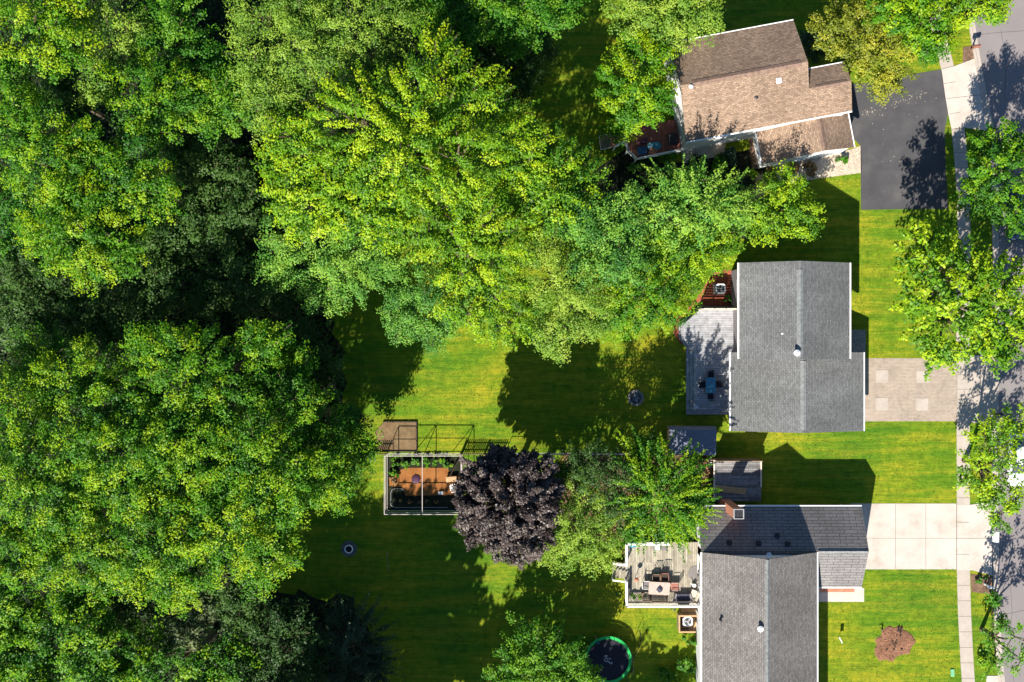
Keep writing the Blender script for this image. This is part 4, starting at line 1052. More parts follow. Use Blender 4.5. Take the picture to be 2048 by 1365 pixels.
for k in range(6):
    a = 2 * math.pi * k / 6; x = tx + 1.95 * math.cos(a); y = ty + 1.95 * math.sin(a)
    m = MB(); m.tube((x, y, 0), (x, y, ZT - 0.05), 0.03); m.build('leg', 'galvanised', t)
    m = MB(); x = tx + 2.03 * math.cos(a + 0.3); y = ty + 2.03 * math.sin(a + 0.3); m.tube((x, y, 0.0), (x, y, 2.4), 0.022); m.build('net_pole', 'dark_metal', t)
m = MB()
for i in range(120):
    a = 2 * math.pi * i / 120; x = tx + 2.0 * math.cos(a); y = ty + 2.0 * math.sin(a); m.tube((x, y, ZT), (x, y, 2.35), 0.003, 0.003, 3, False)
m.ring(tx, ty, 2.36, 2.01, 0.012, 40, 4); m.build('safety_net', 'dark_metal', t)
m = MB(); x, y = P(1185, 1298.5, 1.05)[:2]; m.tube((x - 0.12, y - 0.1, 1.0), (x + 0.1, y + 0.12, 1.02), 0.05, 0.05, 8); tag(m.build('toy_bat', 'pink_plastic'), 'short red toy bat lying on the black trampoline mat', 'toy')
m = MB(); x, y = P(1196, 1286, 1.05)[:2]; m.lathe(x, y, [(0.02, 0.94), (0.1, 0.98), (0.13, 1.06), (0.1, 1.14), (0.02, 1.19)], 12); tag(m.build('toy_ball', 'blue_fabric', smooth=True), 'blue ball resting on the black trampoline mat', 'ball')
NOGRASS.append([(tx + 1.9 * math.cos(a), ty + 1.9 * math.sin(a)) for a in np.linspace(0, 6.28, 20)[:-1]])

# ------------------------------------------------------------------ small yard items
x, y = G(1271, 796)
t = thing('fire_pit', (x, y, 0), 'round blue grey stone fire pit on the shaded lawn beside the grey board deck', 'fire pit')
m = MB()
for k in range(14):
    a = 2 * math.pi * k / 14; m.obox(x + 0.58 * math.cos(a), y + 0.58 * math.sin(a), 0, 0.2, 0.24, 0.2 + 0.06 * random.random(), a + random.uniform(-.1, .1), 0.04)
m.build('stone_ring', 'stone', t)
m = MB(); m.lathe(x, y, [(0.48, 0.02), (0.1, 0.07)], 16); m.build('ash_bed', 'ash', t)
m = MB()
for k in range(9):
    a = random.uniform(0, 3.14); c0 = random.uniform(-.2, .2); c1 = random.uniform(-.2, .2)
    m.tube((x + c0 - 0.4 * math.cos(a), y + c1 - 0.4 * math.sin(a), 0.15 + 0.03 * k), (x + c0 + 0.4 * math.cos(a), y + c1 + 0.4 * math.sin(a), 0.2 + 0.03 * k), 0.03, 0.03, 5)
m.build('grate_bars', 'fire_metal', t)
x, y = G(698, 1098)
m = MB(); m.lathe(x, y, [(0.7, 0.008), (0.6, 0.022), (0.1, 0.024)], 20); tag(m.build('ash_patch', 'ash'), 'grey worn ash patch on the dark lawn under the metal fire ring', 'ash patch')
t = thing('fire_ring', (x, y, 0), 'pale metal fire ring with dark hollow on the grey ash patch of the dark lawn', 'fire pit')
m = MB(); m.ring(x, y, 0.12, 0.32, 0.05, 28, 8, 2.0); m.build('rim', 'white_metal', t)
m = MB(); m.lathe(x, y, [(0.29, 0.025), (0.05, 0.04)], 16); m.build('hollow', 'black_mat', t)
m = MB(); a = G(774.5, 1105); b = G(777, 1143); m.tube((a[0], a[1], 0.06), (b[0], b[1], 0.05), 0.02); tag(m.build('pole', 'pale_bark'), 'thin pale pole lying on the dark lawn west of the purple tree', 'pole')
m = MB(); a = G(1163.5, 1130); b = G(1163, 1172); m.tube((a[0], a[1], 0.06), (b[0], b[1], 0.05), 0.02); tag(m.build('pole', 'green_hose'), 'thin green pole lying on the dark lawn near the weathered deck stairs', 'pole')
# yard sign
x, y = P(1682, 1281, 0.8)[:2]
t = thing('yard_sign', (x, y, 0), 'thin white diamond yard sign standing in the front grass beside the dirt mound', 'sign')
m = MB(); ang = R(-68)
def qs(u, z): return (x + u * math.cos(ang), y + u * math.sin(ang), z)
c_, s_ = math.cos(ang + math.pi / 2) * 0.012, math.sin(ang + math.pi / 2) * 0.012
ps = [qs(-0.32, 0.75), qs(0, 0.43), qs(0.32, 0.75), qs(0, 1.07)]
m.add([(p[0] + c_, p[1] + s_, p[2]) for p in ps] + [(p[0] - c_, p[1] - s_, p[2]) for p in ps], [(0, 1, 2, 3), (7, 6, 5, 4), (0, 4, 5, 1), (1, 5, 6, 2), (2, 6, 7, 3), (3, 7, 4, 0)])
m.build('panel', 'white_plastic', t)
m = MB(); m.tube((x, y, 0), (x, y, 0.43), 0.02); m.build('stake', 'white_metal', t)
# dirt mound
cx, cy = G(1787, 1287)
t = thing('dirt_mound', (cx, cy, 0), 'low mound of reddish brown dry dirt in the front lawn', 'dirt mound')
vs = []; fs = []; nr, na = 12, 48
outl = lambda a: 1.60 * (1 + 0.13 * math.sin(2 * a + 0.6) + 0.09 * math.sin(3 * a + 2) + 0.06 * math.sin(7 * a) + 0.04 * math.sin(11 * a + 1) + 0.03 * math.sin(19 * a))
for i in range(nr + 1):
    for j in range(na):
        a = 2 * math.pi * j / na; r = outl(a) * i / nr
        hgt = 0.02 + 0.11 * (1 - (i / nr) ** 2) + (random.uniform(-0.02, 0.02) if i < nr else -0.05)
        vs.append((cx + r * math.cos(a), cy + r * math.sin(a), hgt))
for i in range(nr):
    for j in range(na): fs.append((i * na + j, (i + 1) * na + j, (i + 1) * na + (j + 1) % na, i * na + (j + 1) % na))
m = MB(); m.add(vs, fs); m.build('dirt', 'dry_mulch', t)
m = MB()
for k in range(16):
    a = random.uniform(0, 6.28); r = random.uniform(0.1, 1.0); s = random.uniform(0.05, 0.13)
    if k < 5: a = 1.0 + 0.3 * random.random(); r = 1.1 + 0.3 * random.random(); s = 0.14
    m.obox(cx + r * math.cos(a), cy + r * math.sin(a), 0.05, s * 1.6, s, s * 0.6 + 0.05, a, s * 0.25)
m.build('clods', 'dark_timber', t)
m = MB(); m.tube((*G(1761, 1258), 0.35), (*G(1757, 1250), 0.05), 0.05, 0.02); m.tube((*G(1764, 1262), 0.05), (*G(1761, 1257), 0.4), 0.06, 0.05); m.build('root_stub', 'bark', t)
NOGRASS.append([(cx + outl(a) * math.cos(a), cy + outl(a) * math.sin(a)) for a in np.linspace(0, 6.28, 30)[:-1]])
x, y = G(1904.5, 1346); m = MB(); m.obox(x, y, 0, 0.30, 0.62, 0.08, R(3), 0.03); tag(m.build('utility_box', 'green_box'), 'small pale green utility box lid in the grass by the sidewalk', 'utility box')

# mailboxes
def mailbox(px_, py_, a, mat, label, L=0.55, wd=0.24, post='old_timber'):
    x, y = P(px_, py_, 1.1)[:2]; t = thing('mailbox', (x, y, 0), label, 'mailbox', 'mailboxes along the kerb')
    m = MB(); m.box(x - 0.06, y - 0.06, 0, x + 0.06, y + 0.06, 1.0); m.build('post', post, t)
    m = MB(); ca, sa = math.cos(a), math.sin(a); prof = [(-wd / 2, 0), (wd / 2, 0), (wd / 2, 0.14)] + [(wd / 2 * math.cos(k), 0.14 + wd / 2 * math.sin(k)) for k in (0.6, 1.2, 1.9, 2.5)] + [(-wd / 2, 0.14)]
    n_ = len(prof); vs = []
    for u in (-L / 2, L / 2):
        for (p, z) in prof: vs.append((x + u * ca - p * sa, y + u * sa + p * ca, 1.0 + z))
    m.add(vs, [tuple(range(n_ - 1, -1, -1)), tuple(range(n_, 2 * n_))] + [(i, (i + 1) % n_, n_ + (i + 1) % n_, n_ + i) for i in range(n_)]); bo = m.build('box', mat, t)
    m = MB(); m.box(x + wd * 0.55, y - 0.02, 1.1, x + wd * 0.62, y + 0.02, 1.35); m.build('flag', 'red_plastic', bo)
mailbox(1953, 93, R(8), 'mailbox_brown', 'brown mailbox on a post by the kerb above the asphalt driveway', 0.62, 0.26)
mailbox(1999, 829, R(5), 'dark_metal', 'black mailbox at the kerb beside the paver driveway', 0.5, 0.24)
mailbox(1991.5, 1074, R(88), 'white_plastic', 'large white mailbox at the kerb beside the concrete driveway', 0.85, 0.5, 'white_trim')
mailbox(1981, 1175, R(-14), 'white_plastic', 'slim white mailbox by the kerb below the concrete driveway', 0.5, 0.2, 'white_trim')
mailbox(1984, 1182, R(10), 'dark_metal', 'dark mailbox beside the slim white one below the concrete driveway', 0.45, 0.2)

# parked cars
def car(px_, py_, mat, label):
    x, y = P(px_, py_, 0.8)[:2]
    t = thing('parked_car', (x, y, 0), label, 'car', 'cars parked along the kerb')
    secs = [(-2.25, .70, .35, .62), (-2.15, .84, .28, .75), (-1.3, .90, .22, .92), (-0.2, .91, .20, .95), (0.9, .91, .20, .97), (1.9, .88, .24, .98), (2.2, .78, .3, .85)]
    vs = []; fs = []
    for (u, hw, zl, zh) in secs:
        vs += [(x - hw, y + u, zl), (x - hw * 1.02, y + u, (zl + zh) / 2), (x - hw * 0.92, y + u, zh), (x + hw * 0.92, y + u, zh), (x + hw * 1.02, y + u, (zl + zh) / 2), (x + hw, y + u, zl)]
    for i in range(len(secs) - 1):
        for j in range(6): fs.append((i * 6 + j, i * 6 + (j + 1) % 6, (i + 1) * 6 + (j + 1) % 6, (i + 1) * 6 + j))
    fs += [tuple(range(5, -1, -1)), tuple(range((len(secs) - 1) * 6, len(secs) * 6))]
    m = MB(); m.add(vs, [f[::-1] for f in fs]); m.build('body', mat, t, True)
    cab = [(-1.15, .74, .94), (-0.35, .62, 1.42), (1.15, .62, 1.42), (1.95, .72, .98)]
    vs = []
    for (u, hw, z) in cab: vs += [(x - hw, y + u, z), (x + hw, y + u, z)]
    b0 = len(vs)
    for (u, hw, z) in cab: vs += [(x - 0.78, y + u, .93), (x + 0.78, y + u, .93)]
    m = MB(); m.add(vs, [(0, 1, 3, 2)]); m.build('windscreen', 'glass_dark', t)
    m = MB(); m.add(vs, [(4, 5, 7, 6)]); m.build('rear_window', 'glass_dark', t)
    m = MB(); m.add(vs, [(0, 2, 10, 8), (2, 4, 12, 10), (4, 6, 14, 12), (3, 1, 9, 11), (5, 3, 11, 13), (7, 5, 13, 15)]); m.build('side_windows', 'glass_dark', t)
    m = MB(); m.add([(x - .62, y - .35, 1.42), (x + .62, y - .35, 1.42), (x + .62, y + 1.15, 1.42), (x - .62, y + 1.15, 1.42), (x - .5, y - .2, 1.47), (x + .5, y - .2, 1.47), (x + .5, y + 1.0, 1.47), (x - .5, y + 1.0, 1.47)],
        [(4, 5, 6, 7), (0, 1, 5, 4), (1, 2, 6, 5), (2, 3, 7, 6), (3, 0, 4, 7)]); m.build('roof', mat, t)
    for u in (-1.4, 1.45):
        for s_ in (-1, 1):
            m = MB(); m.tube((x + s_ * 0.72, y + u, .32), (x + s_ * 0.93, y + u, .32), .32, .32, 16); wh = m.build('wheel', 'black_rubber', t)
            m = MB(); m.tube((x + s_ * 0.931, y + u, .32), (x + s_ * 0.95, y + u, .32), .19, .17, 12); m.build('rim', 'light_metal', wh)
    for s_ in (-1, 1):
        m = MB(); m.obox(x + s_ * .58, y - 2.2, .52, .3, .12, .14); m.build('headlight', 'white_plastic', t)
        m = MB(); m.obox(x + s_ * .62, y + 2.2, .6, .25, .08, .14); m.build('tail_light', 'red_plastic', t)
        m = MB(); m.obox(x + s_ * 1.0, y - 0.75, .9, .16, .1, .12); m.build('wing_mirror', mat, t)
car(2041, 920, 'car_white', 'white parked car half hidden under the kerbside tree beside the concrete driveway')
car(2043, 425, 'car_navy', 'dark navy parked car half hidden under the upper street tree')

# ------------------------------------------------------------------ foliage
def leafmesh(name, C, Nn, size, tint, mat, parent=None, aspect=0.62, fold=0.18):
    """C (N,3) centres, Nn (N,3) normals, size (N,)"""
    n = len(C)
    t = rng.normal(size=(n, 3)); t -= (t * Nn).sum(1)[:, None] * Nn
    t /= np.linalg.norm(t, axis=1)[:, None] + 1e-9
    b = np.cross(Nn, t)
    L = size[:, None]; W = L * aspect * 0.5
    v = np.empty((n, 4, 3))
    v[:, 0] = C - t * L * 0.5
    v[:, 1] = C + b * W + Nn * L * fold - t * L * 0.05
    v[:, 2] = C + t * L * 0.5 - Nn * L * 0.10
    v[:, 3] = C - b * W + Nn * L * fold - t * L * 0.05
    v = v.reshape(-1, 3)
    if parent is not None: v = v - np.array(parent['_loc'])
    me = bpy.data.meshes.new(name)
    me.vertices.add(4 * n); me.vertices.foreach_set('co', v.astype(np.float32).ravel())
    me.loops.add(4 * n); me.loops.foreach_set('vertex_index', np.arange(4 * n, dtype=np.int32))
    me.polygons.add(n); me.polygons.foreach_set('loop_start', np.arange(0, 4 * n, 4, dtype=np.int32))
    me.polygons.foreach_set('loop_total', np.full(n, 4, dtype=np.int32))
    me.update(calc_edges=True)
    at = me.attributes.new('tint', 'FLOAT', 'FACE'); at.data.foreach_set('value', np.clip(tint, 0, 1).astype(np.float32))
    me.materials.append(MATS[mat])
    o = bpy.data.objects.new(name, me); COL.objects.link(o)
    if parent is not None: o.parent = parent
    return o

def unit(a): return a / (np.linalg.norm(a, axis=-1, keepdims=True) + 1e-9)

def clump_leaves(cc, dirs, a, b, per, lsize, tintc, rng_t=0.22, upbias=0.9):
    """clumps: centres cc (K,3), outward dirs (K,3), half length a, half width b"""
    K = len(cc)
    idx = np.repeat(np.arange(K), per)
    n = len(idx)
    q = unit(rng.normal(size=(n, 3))) * (rng.random((n, 1)) ** 0.45)
    d = dirs[idx]
    al = (q * d).sum(1)[:, None]
    off = (q - al * d) * b[idx][:, None] + al * d * a[idx][:, None]
    C = cc[idx] + off
    nn = unit(unit(off) * 0.50 + np.array([-0.12, -0.30, upbias]) + rng.normal(size=(n, 3)) * 0.36 + d * 0.15)
    sz = lsize * rng.uniform(0.6, 1.35, n)
    tt = tintc[idx] + rng.normal(size=n) * rng_t * 0.5
    return C, nn, sz, tt

def tree(name, cat, label, blobs, leaf, lsize=0.17, clump=0.60, space=0.98, per=96, trunk=0.22, drop=0.10, elong=1.5, group=None, bark='bark', spiky=0.0, flat=0.88, seed=None, tint0=0.5, fill=0.9):
    """blobs: (px, py, r_px, ztop) as they are seen from the drone"""
    B = []
    for (px_, py_, rp_, zt) in blobs:
        zc = zt - 0.45 * rp_ * 0.0365 * flat
        s = (H - zc) / FPX; r = rp_ * s
        rz = r * flat
        zc = max(zt - rz, rz * 0.35)
        x, y, _ = P(px_, py_, zc)
        B.append((np.array([x, y, zc]), r, rz))
    W = sum(b[1] ** 2 for b in B); ctr = sum(b[0] * b[1] ** 2 for b in B) / W
    t = thing(name, (float(ctr[0]), float(ctr[1]), 0.0), label, cat, group)
    cs = []; ds = []; ti = []
    for bi, (c, r, rz) in enumerate(B):
        area = 2 * math.pi * r * r * 0.95
        K = max(10, int(area / (space * space * 0.72)))
        i = np.arange(K) + 0.5
        vz = 1 - i / K * 1.16                      # from +1 to -0.28
        ph = i * 2.39996 + rng.random() * 6
        hz = np.sqrt(np.clip(1 - vz ** 2, 0, 1))
        d = np.stack([np.cos(ph) * hz, np.sin(ph) * hz, vz], 1)
        d = unit(d + rng.normal(size=d.shape) * 0.10)
        lob = 1 + 0.09 * np.sin(3 * np.arctan2(d[:, 1], d[:, 0]) + rng.random() * 6) + 0.06 * np.sin(7 * np.arctan2(d[:, 1], d[:, 0]) + rng.random() * 6)
        rad = lob * rng.uniform(0.80, 1.06, K)
        rad += (rng.random(K) < 0.10) * rng.uniform(0.04, 0.14, K)
        w0 = c + d * r; kf = 2 * math.pi / (clump * 4.6)
        nz = (np.sin(w0[:, 0] * kf + 1.7 * np.sin(w0[:, 1] * kf * 0.6)) + np.sin(w0[:, 1] * kf * 1.1 + 1.3 * np.sin(w0[:, 2] * kf * 0.9 + w0[:, 0] * kf * 0.5))) * 0.5
        rad *= 1 + 0.085 * nz
        p = c + d * np.array([r, r, rz]) * rad[:, None]
        keep = rng.random(K) > drop + np.clip(-nz - 0.25, 0, 1) * 0.75
        for bj, (c2, r2, rz2) in enumerate(B):
            if bj != bi:
                e = (((p - c2) / np.array([r2, r2, rz2])) ** 2).sum(1)
                keep &= e > 0.62
        p = p[keep]; d = d[keep]
        cs.append(p); ds.append(d); wv = np.sin(p[:, 0] * 2.1 + 2 * np.sin(p[:, 1] * 1.3)) + np.sin(p[:, 1] * 2.5 + 2 * np.sin(p[:, 0] * 1.1 + p[:, 2])) + 0.7 * rng.normal(size=len(p))
        ti.append(tint0 - 0.03 + 0.23 * np.tanh(1.6 * wv) + rng.normal() * 0.05)
    cs = np.concatenate(cs); ds = np.concatenate(ds); ti = np.concatenate(ti)
    cs[:, 2] = np.maximum(cs[:, 2], 0.5)
    tc_ = unit(np.concatenate([(cs - ctr)[:, :2], np.zeros((len(cs), 1))], 1) + 1e-6)
    hd = ds * 0.6 + tc_ * (0.7 if len(B) > 1 else 0.3); hd[:, 2] = ds[:, 2] * 0.35 + 0.12
    hd = unit(hd)
    K = len(cs)
    a = clump * elong * rng.uniform(0.7, 1.35, K); b = clump * 0.86 * rng.uniform(0.7, 1.2, K)
    cs[:, 2] += rng.normal(size=K) * 0.28; cs[:, 2] = np.maximum(cs[:, 2], 0.5)
    C, Nn, sz, tt = clump_leaves(cs, hd, a, b, per, lsize, ti)
    # inner foliage, sparser and tinted darker, so that the crown has depth
    if fill > 0:
        n2 = int(K * fill)
        if n2:
            ii = rng.integers(0, len(B), n2)
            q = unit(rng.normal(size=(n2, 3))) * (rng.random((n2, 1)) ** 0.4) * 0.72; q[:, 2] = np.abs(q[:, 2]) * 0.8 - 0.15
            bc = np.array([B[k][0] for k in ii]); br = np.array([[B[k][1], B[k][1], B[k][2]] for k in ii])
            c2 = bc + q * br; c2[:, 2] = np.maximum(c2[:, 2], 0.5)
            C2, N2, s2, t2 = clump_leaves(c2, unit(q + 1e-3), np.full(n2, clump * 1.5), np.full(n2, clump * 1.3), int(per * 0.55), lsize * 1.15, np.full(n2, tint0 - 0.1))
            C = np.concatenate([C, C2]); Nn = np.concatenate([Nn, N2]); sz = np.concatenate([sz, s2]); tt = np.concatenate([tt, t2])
    if spiky > 0:
        # feathery shoots pointing out and up
        m_ = min(K, int(K * spiky)); sel = rng.choice(K, m_, replace=False)
        for s_ in range(7):
            cc = cs[sel] + unit(hd[sel] + rng.normal(size=(m_, 3)) * 0.03) * (a[sel][:, None] * (0.7 + 0.17 * s_))
            C2, N2, s2, t2 = clump_leaves(cc, hd[sel], np.full(m_, 0.16), np.full(m_, 0.15 - 0.013 * s_), 5, lsize * 0.8, ti[sel] + 0.12)
            C = np.concatenate([C, C2]); Nn = np.concatenate([Nn, N2]); sz = np.concatenate([sz, s2]); tt = np.concatenate([tt, t2])
    leafmesh('crown', C, Nn, sz, tt, leaf, t)
    # trunk and limbs
    m = MB(); base = Vector((float(ctr[0]), float(ctr[1]), 0.0)); top = Vector([float(v) for v in ctr]); 
    fork = Vector((base.x, base.y, max(0.6, top.z * 0.45)))
    n1 = base.lerp(fork, 0.5) + Vector((random.uniform(-.1, .1), random.uniform(-.1, .1), 0))
    m.tube(base, n1, trunk * 1.25, trunk * 1.0, 8); m.tube(n1, fork, trunk * 1.0, trunk * 0.85, 8)
    def limb(p, q, r):
        mid = p.lerp(q, 0.5) + Vector((random.uniform(-.2, .2), random.uniform(-.2, .2), random.uniform(0, .35)))
        m.tube(p, mid, r, r * 0.7, 6, False); m.tube(mid, q, r * 0.7, r * 0.3, 6, False)
    for (c, r, rz) in B:
        cv = Vector([float(v) for v in c])
        limb(fork, cv, trunk * 0.6)
        near = np.argsort(((cs - c) ** 2).sum(1))
        near = near[: max(6, int(len(near) / len(B) * 0.9))]
        for k in rng.choice(near, min(14, len(near)), replace=False):
            q0 = Vector([float(v) for v in cs[k]]); limb(cv - Vector((0, 0, float(rz) * 0.2)), q0, trunk * 0.22)
            if random.random() < 0.3:
                q1 = q0 + Vector([float(v) for v in hd[k] * a[k] * 0.7]) + Vector((0, 0, 0.45)); m.tube(q0 - (q1 - q0) * 0.05, q1, trunk * 0.07 + 0.01, 0.012, 5, False)
    m.build('trunk', bark, t)
    return t

GR = 'trees of the left grove'
# --- big sunlit grove on the left (ztop ~ 14)
tree('ash_tree', 'tree', 'tall yellow tipped tree at the lower left frame edge, west of the forest grove', [(60, 960, 95, 15), (40, 830, 90, 14), (150, 1010, 80, 14.5)], 'leaf_bright', group=GR)
tree('ash_tree', 'tree', 'grove tree reaching highest up the photo at the left, above the shaded gap', [(150, 760, 85, 13), (250, 820, 80, 13.5), (90, 720, 60, 11)], 'leaf_bright', group=GR, tint0=0.42)
tree('ash_tree', 'tree', 'yellow green grove tree at the north edge next to the dark wooded gap', [(370, 730, 85, 14.5), (450, 790, 85, 14), (300, 700, 50, 12.5), (530, 690, 50, 13)], 'leaf_bright', group=GR, tint0=0.45)
tree('ash_tree', 'tree', 'broad grove tree in the middle of the sunlit left canopy', [(270, 930, 100, 15.5), (370, 900, 85, 15), (180, 890, 70, 14.5)], 'leaf_bright', group=GR)
tree('ash_tree', 'tree', 'grove tree overhanging the shaded lawn beside the soil bed', [(570, 800, 75, 12.5), (635, 850, 72, 10.5), (690, 895, 55, 8.5), (580, 730, 45, 11), (715, 905, 35, 5.5)], 'leaf_bright', group=GR, tint0=0.42)
tree('ash_tree', 'tree', 'bright grove tree reaching toward the garden cage', [(500, 910, 100, 15), (590, 960, 80, 14), (655, 965, 58, 10)], 'leaf_bright', group=GR)
tree('ash_tree', 'tree', 'yellow green grove tree at the southeast corner above the dark lawn', [(450, 1040, 100, 15), (540, 1080, 70, 13), (520, 1140, 45, 12)], 'leaf_bright', group=GR, tint0=0.55)
tree('ash_tree', 'tree', 'grove tree ending in a bright point over the dark lower woods', [(330, 1080, 85, 15), (360, 1150, 70, 14), (290, 1130, 60, 14)], 'leaf_bright', group=GR, tint0=0.55)
tree('ash_tree', 'tree', 'grove tree south of the leftmost one with ragged lower fringe', [(180, 1090, 90, 14.5), (110, 1110, 60, 14), (210, 1150, 45, 13.5)], 'leaf_bright', group=GR, tint0=0.52)
# --- northwest sunlit woods
NW = 'trees of the upper left woods'
tree('maple_tree', 'tree', 'lime green tree in the top left corner of the photo', [(60, 60, 95, 15), (130, 100, 60, 14), (20, 130, 50, 14), (120, 20, 60, 14)], 'leaf_bright', group=NW, tint0=0.55)
tree('maple_tree', 'tree', 'lime green tree at the left frame edge below the corner one', [(60, 270, 85, 14.5), (110, 340, 80, 14.5), (30, 220, 50, 14), (170, 300, 55, 14)], 'leaf_bright', group=NW, tint0=0.48)
tree('maple_tree', 'tree', 'rounded lime green tree just above the dark wooded gap at the far left', [(170, 470, 95, 14), (230, 500, 60, 13), (110, 450, 60, 13), (140, 400, 60, 14)], 'leaf_bright', group=NW, tint0=0.56)
tree('maple_tree', 'tree', 'mid green tree between the lime trees and the dark gap', [(270, 340, 75, 13.5), (310, 390, 55, 13), (230, 380, 50, 13)], 'leaf_bright', group=NW, tint0=0.42)
tree('maple_tree', 'tree', 'yellow twigged thin crowned tree near the top left edge', [(240, 60, 60, 12), (220, 150, 45, 11), (190, 180, 35, 12)], 'leaf_olive', group=NW, drop=0.3, tint0=0.5)
tree('maple_tree', 'tree', 'deep green tree near the top, between the yellow twigged and the olive ones', [(340, 80, 75, 11), (400, 140, 60, 11), (360, 30, 50, 11)], 'leaf_mid', group=NW, tint0=0.5)
tree('maple_tree', 'tree', 'fresh green tree at the top edge of the dark wooded gap', [(290, 190, 70, 13), (360, 200, 60, 12.5), (310, 250, 45, 12)], 'leaf_bright', group=NW, tint0=0.42)
tree('maple_tree', 'tree', 'green tree between the dark gap and the olive trees', [(440, 190, 55, 11.5), (420, 240, 40, 11), (480, 220, 40, 11)], 'leaf_mid', group=NW, tint0=0.62)
# --- olive trees at the top
tree('locust_tree', 'tree', 'fine leaved olive green tree touching the top edge left of centre', [(540, 50, 80, 14), (520, 140, 55, 13.5), (600, 30, 60, 14), (610, 110, 60, 14)], 'leaf_olive', 0.15, group='olive trees at the top', per=86)
tree('locust_tree', 'tree', 'fine leaved olive green tree with gaps above the big maple', [(700, 40, 75, 14), (760, 80, 60, 13), (690, 110, 55, 13), (790, 20, 50, 13)], 'leaf_olive', 0.15, group='olive trees at the top', per=86, tint0=0.55)
tree('locust_tree', 'tree', 'lower olive green tree between the dark gap and the big maple', [(550, 200, 60, 12.5), (600, 210, 50, 12), (530, 240, 35, 12)], 'leaf_olive', 0.15, group='olive trees at the top', per=86, tint0=0.42)
# --- the big maple
tree('silver_maple', 'tree', 'largest bright yellow green maple with finger like branches in the centre of the woods',
     [(720, 250, 95, 16), (820, 210, 80, 16), (880, 160, 62, 15), (870, 100, 42, 14.5), (950, 210, 70, 14.5), (800, 330, 95, 16.5), (920, 320, 90, 16), (1010, 270, 65, 14), (650, 310, 75, 15), (590, 280, 50, 13.5), (1050, 330, 55, 12.5), (700, 190, 50, 14.5), (900, 230, 90, 9.5), (780, 290, 90, 9.5), (1000, 300, 60, 8.5)],  # last, lower blobs are hidden foliage added to thicken the lawn shade
     'leaf_maple', 0.18, 0.47, 0.98, 84, 0.4, 0.14, 2.3, tint0=0.52, fill=0.6)
tree('silver_maple', 'tree', 'bright yellow green maple directly south of the largest one',
     [(870, 420, 90, 14.5), (950, 440, 75, 13.5), (820, 460, 65, 13.5), (930, 520, 60, 12), (990, 500, 60, 12), (980, 600, 70, 10.5), (920, 620, 40, 9.5), (1030, 640, 50, 9)],
     'leaf_maple', 0.18, 0.47, 0.98, 84, 0.3, 0.14, 2.1, tint0=0.48, fill=0.6)
tree('silver_maple', 'tree', 'yellow green maple west of the largest one, beside the dark gap', [(610, 390, 75, 13.5), (680, 400, 70, 14), (570, 330, 45, 12.5), (740, 420, 60, 14)], 'leaf_maple', 0.21, 0.5, 0.88, 64, 0.3, 0.12, 1.8, tint0=0.52)
tree('silver_maple', 'tree', 'maple on the east side of the largest one by the red deck', [(1110, 340, 60, 11.5), (1160, 360, 50, 10), (1100, 410, 60, 11.5), (1170, 420, 45, 9.5)], 'leaf_maple', 0.20, 0.5, 0.88, 64, 0.25, 0.12, 1.7, tint0=0.38)
# --- pale trees south of the maple
tree('willow_tree', 'tree', 'pale soft green tree jutting over the dark gap left of centre', [(620, 490, 85, 11), (700, 520, 80, 11), (570, 520, 50, 9.5), (650, 580, 50, 9), (760, 520, 50, 10)], 'leaf_pale', 0.15, 0.6, 0.95, 99, group='pale trees above the lawn', tint0=0.55)
tree('willow_tree', 'tree', 'bluish green small tree at the top of the sunny lawn', [(850, 590, 70, 8.5), (810, 640, 40, 7), (870, 660, 40, 6)], 'leaf_pale', 0.15, 0.55, 0.9, 96, group='pale trees above the lawn', tint0=0.30)
tree('willow_tree', 'tree', 'olive pale tree hanging over the shaded lawn edge', [(1110, 560, 80, 10), (1160, 590, 70, 9), (1110, 640, 60, 8), (1080, 500, 50, 10), (1180, 640, 40, 7), (1105, 690, 26, 6)], 'leaf_olive', 0.15, 0.6, 0.95, 96, group='pale trees above the lawn', tint0=0.66)
tree('willow_tree', 'tree', 'pale green tree in the row between maple and slate grey house', [(1200, 490, 75, 10.5), (1160, 440, 45, 10.5), (1250, 430, 55, 10), (1240, 520, 50, 10)], 'leaf_pale', 0.17, 0.6, 0.95, 89, group='pale trees above the lawn', tint0=0.45)
tree('willow_tree', 'tree', 'pale green feathery tree south of the red board deck', [(1390, 415, 75, 9), (1340, 390, 50, 8.5), (1450, 415, 55, 8), (1330, 435, 60, 9), (1385, 365, 25, 6)], 'leaf_pale', 0.18, 0.55, 0.95, 80, group='pale trees above the lawn', spiky=0.5, tint0=0.62)
tree('linden_tree', 'tree', 'glossy green round tree at the lawn edge near the angled deck corner', [(1270, 580, 80, 8.5), (1320, 600, 60, 7), (1240, 630, 45, 6), (1330, 560, 50, 7)], 'leaf_bright', 0.17, 0.55, 0.95, 89, tint0=0.5)
tree('linden_tree', 'tree', 'yellow green tree above the red mulch bed', [(1390, 510, 65, 7.5), (1340, 500, 55, 8), (1430, 490, 45, 6)], 'leaf_maple', 0.17, 0.55, 0.95, 89, tint0=0.5)
tree('crabapple_tree', 'tree', 'small yellow green tree casting shade above the slate grey roof', [(1570, 420, 62, 6.5), (1600, 440, 40, 6), (1530, 450, 45, 6), (1560, 380, 38, 6)], 'leaf_maple', 0.17, 0.5, 0.9, 73, 0.15, 0.12, 1.4, tint0=0.48)
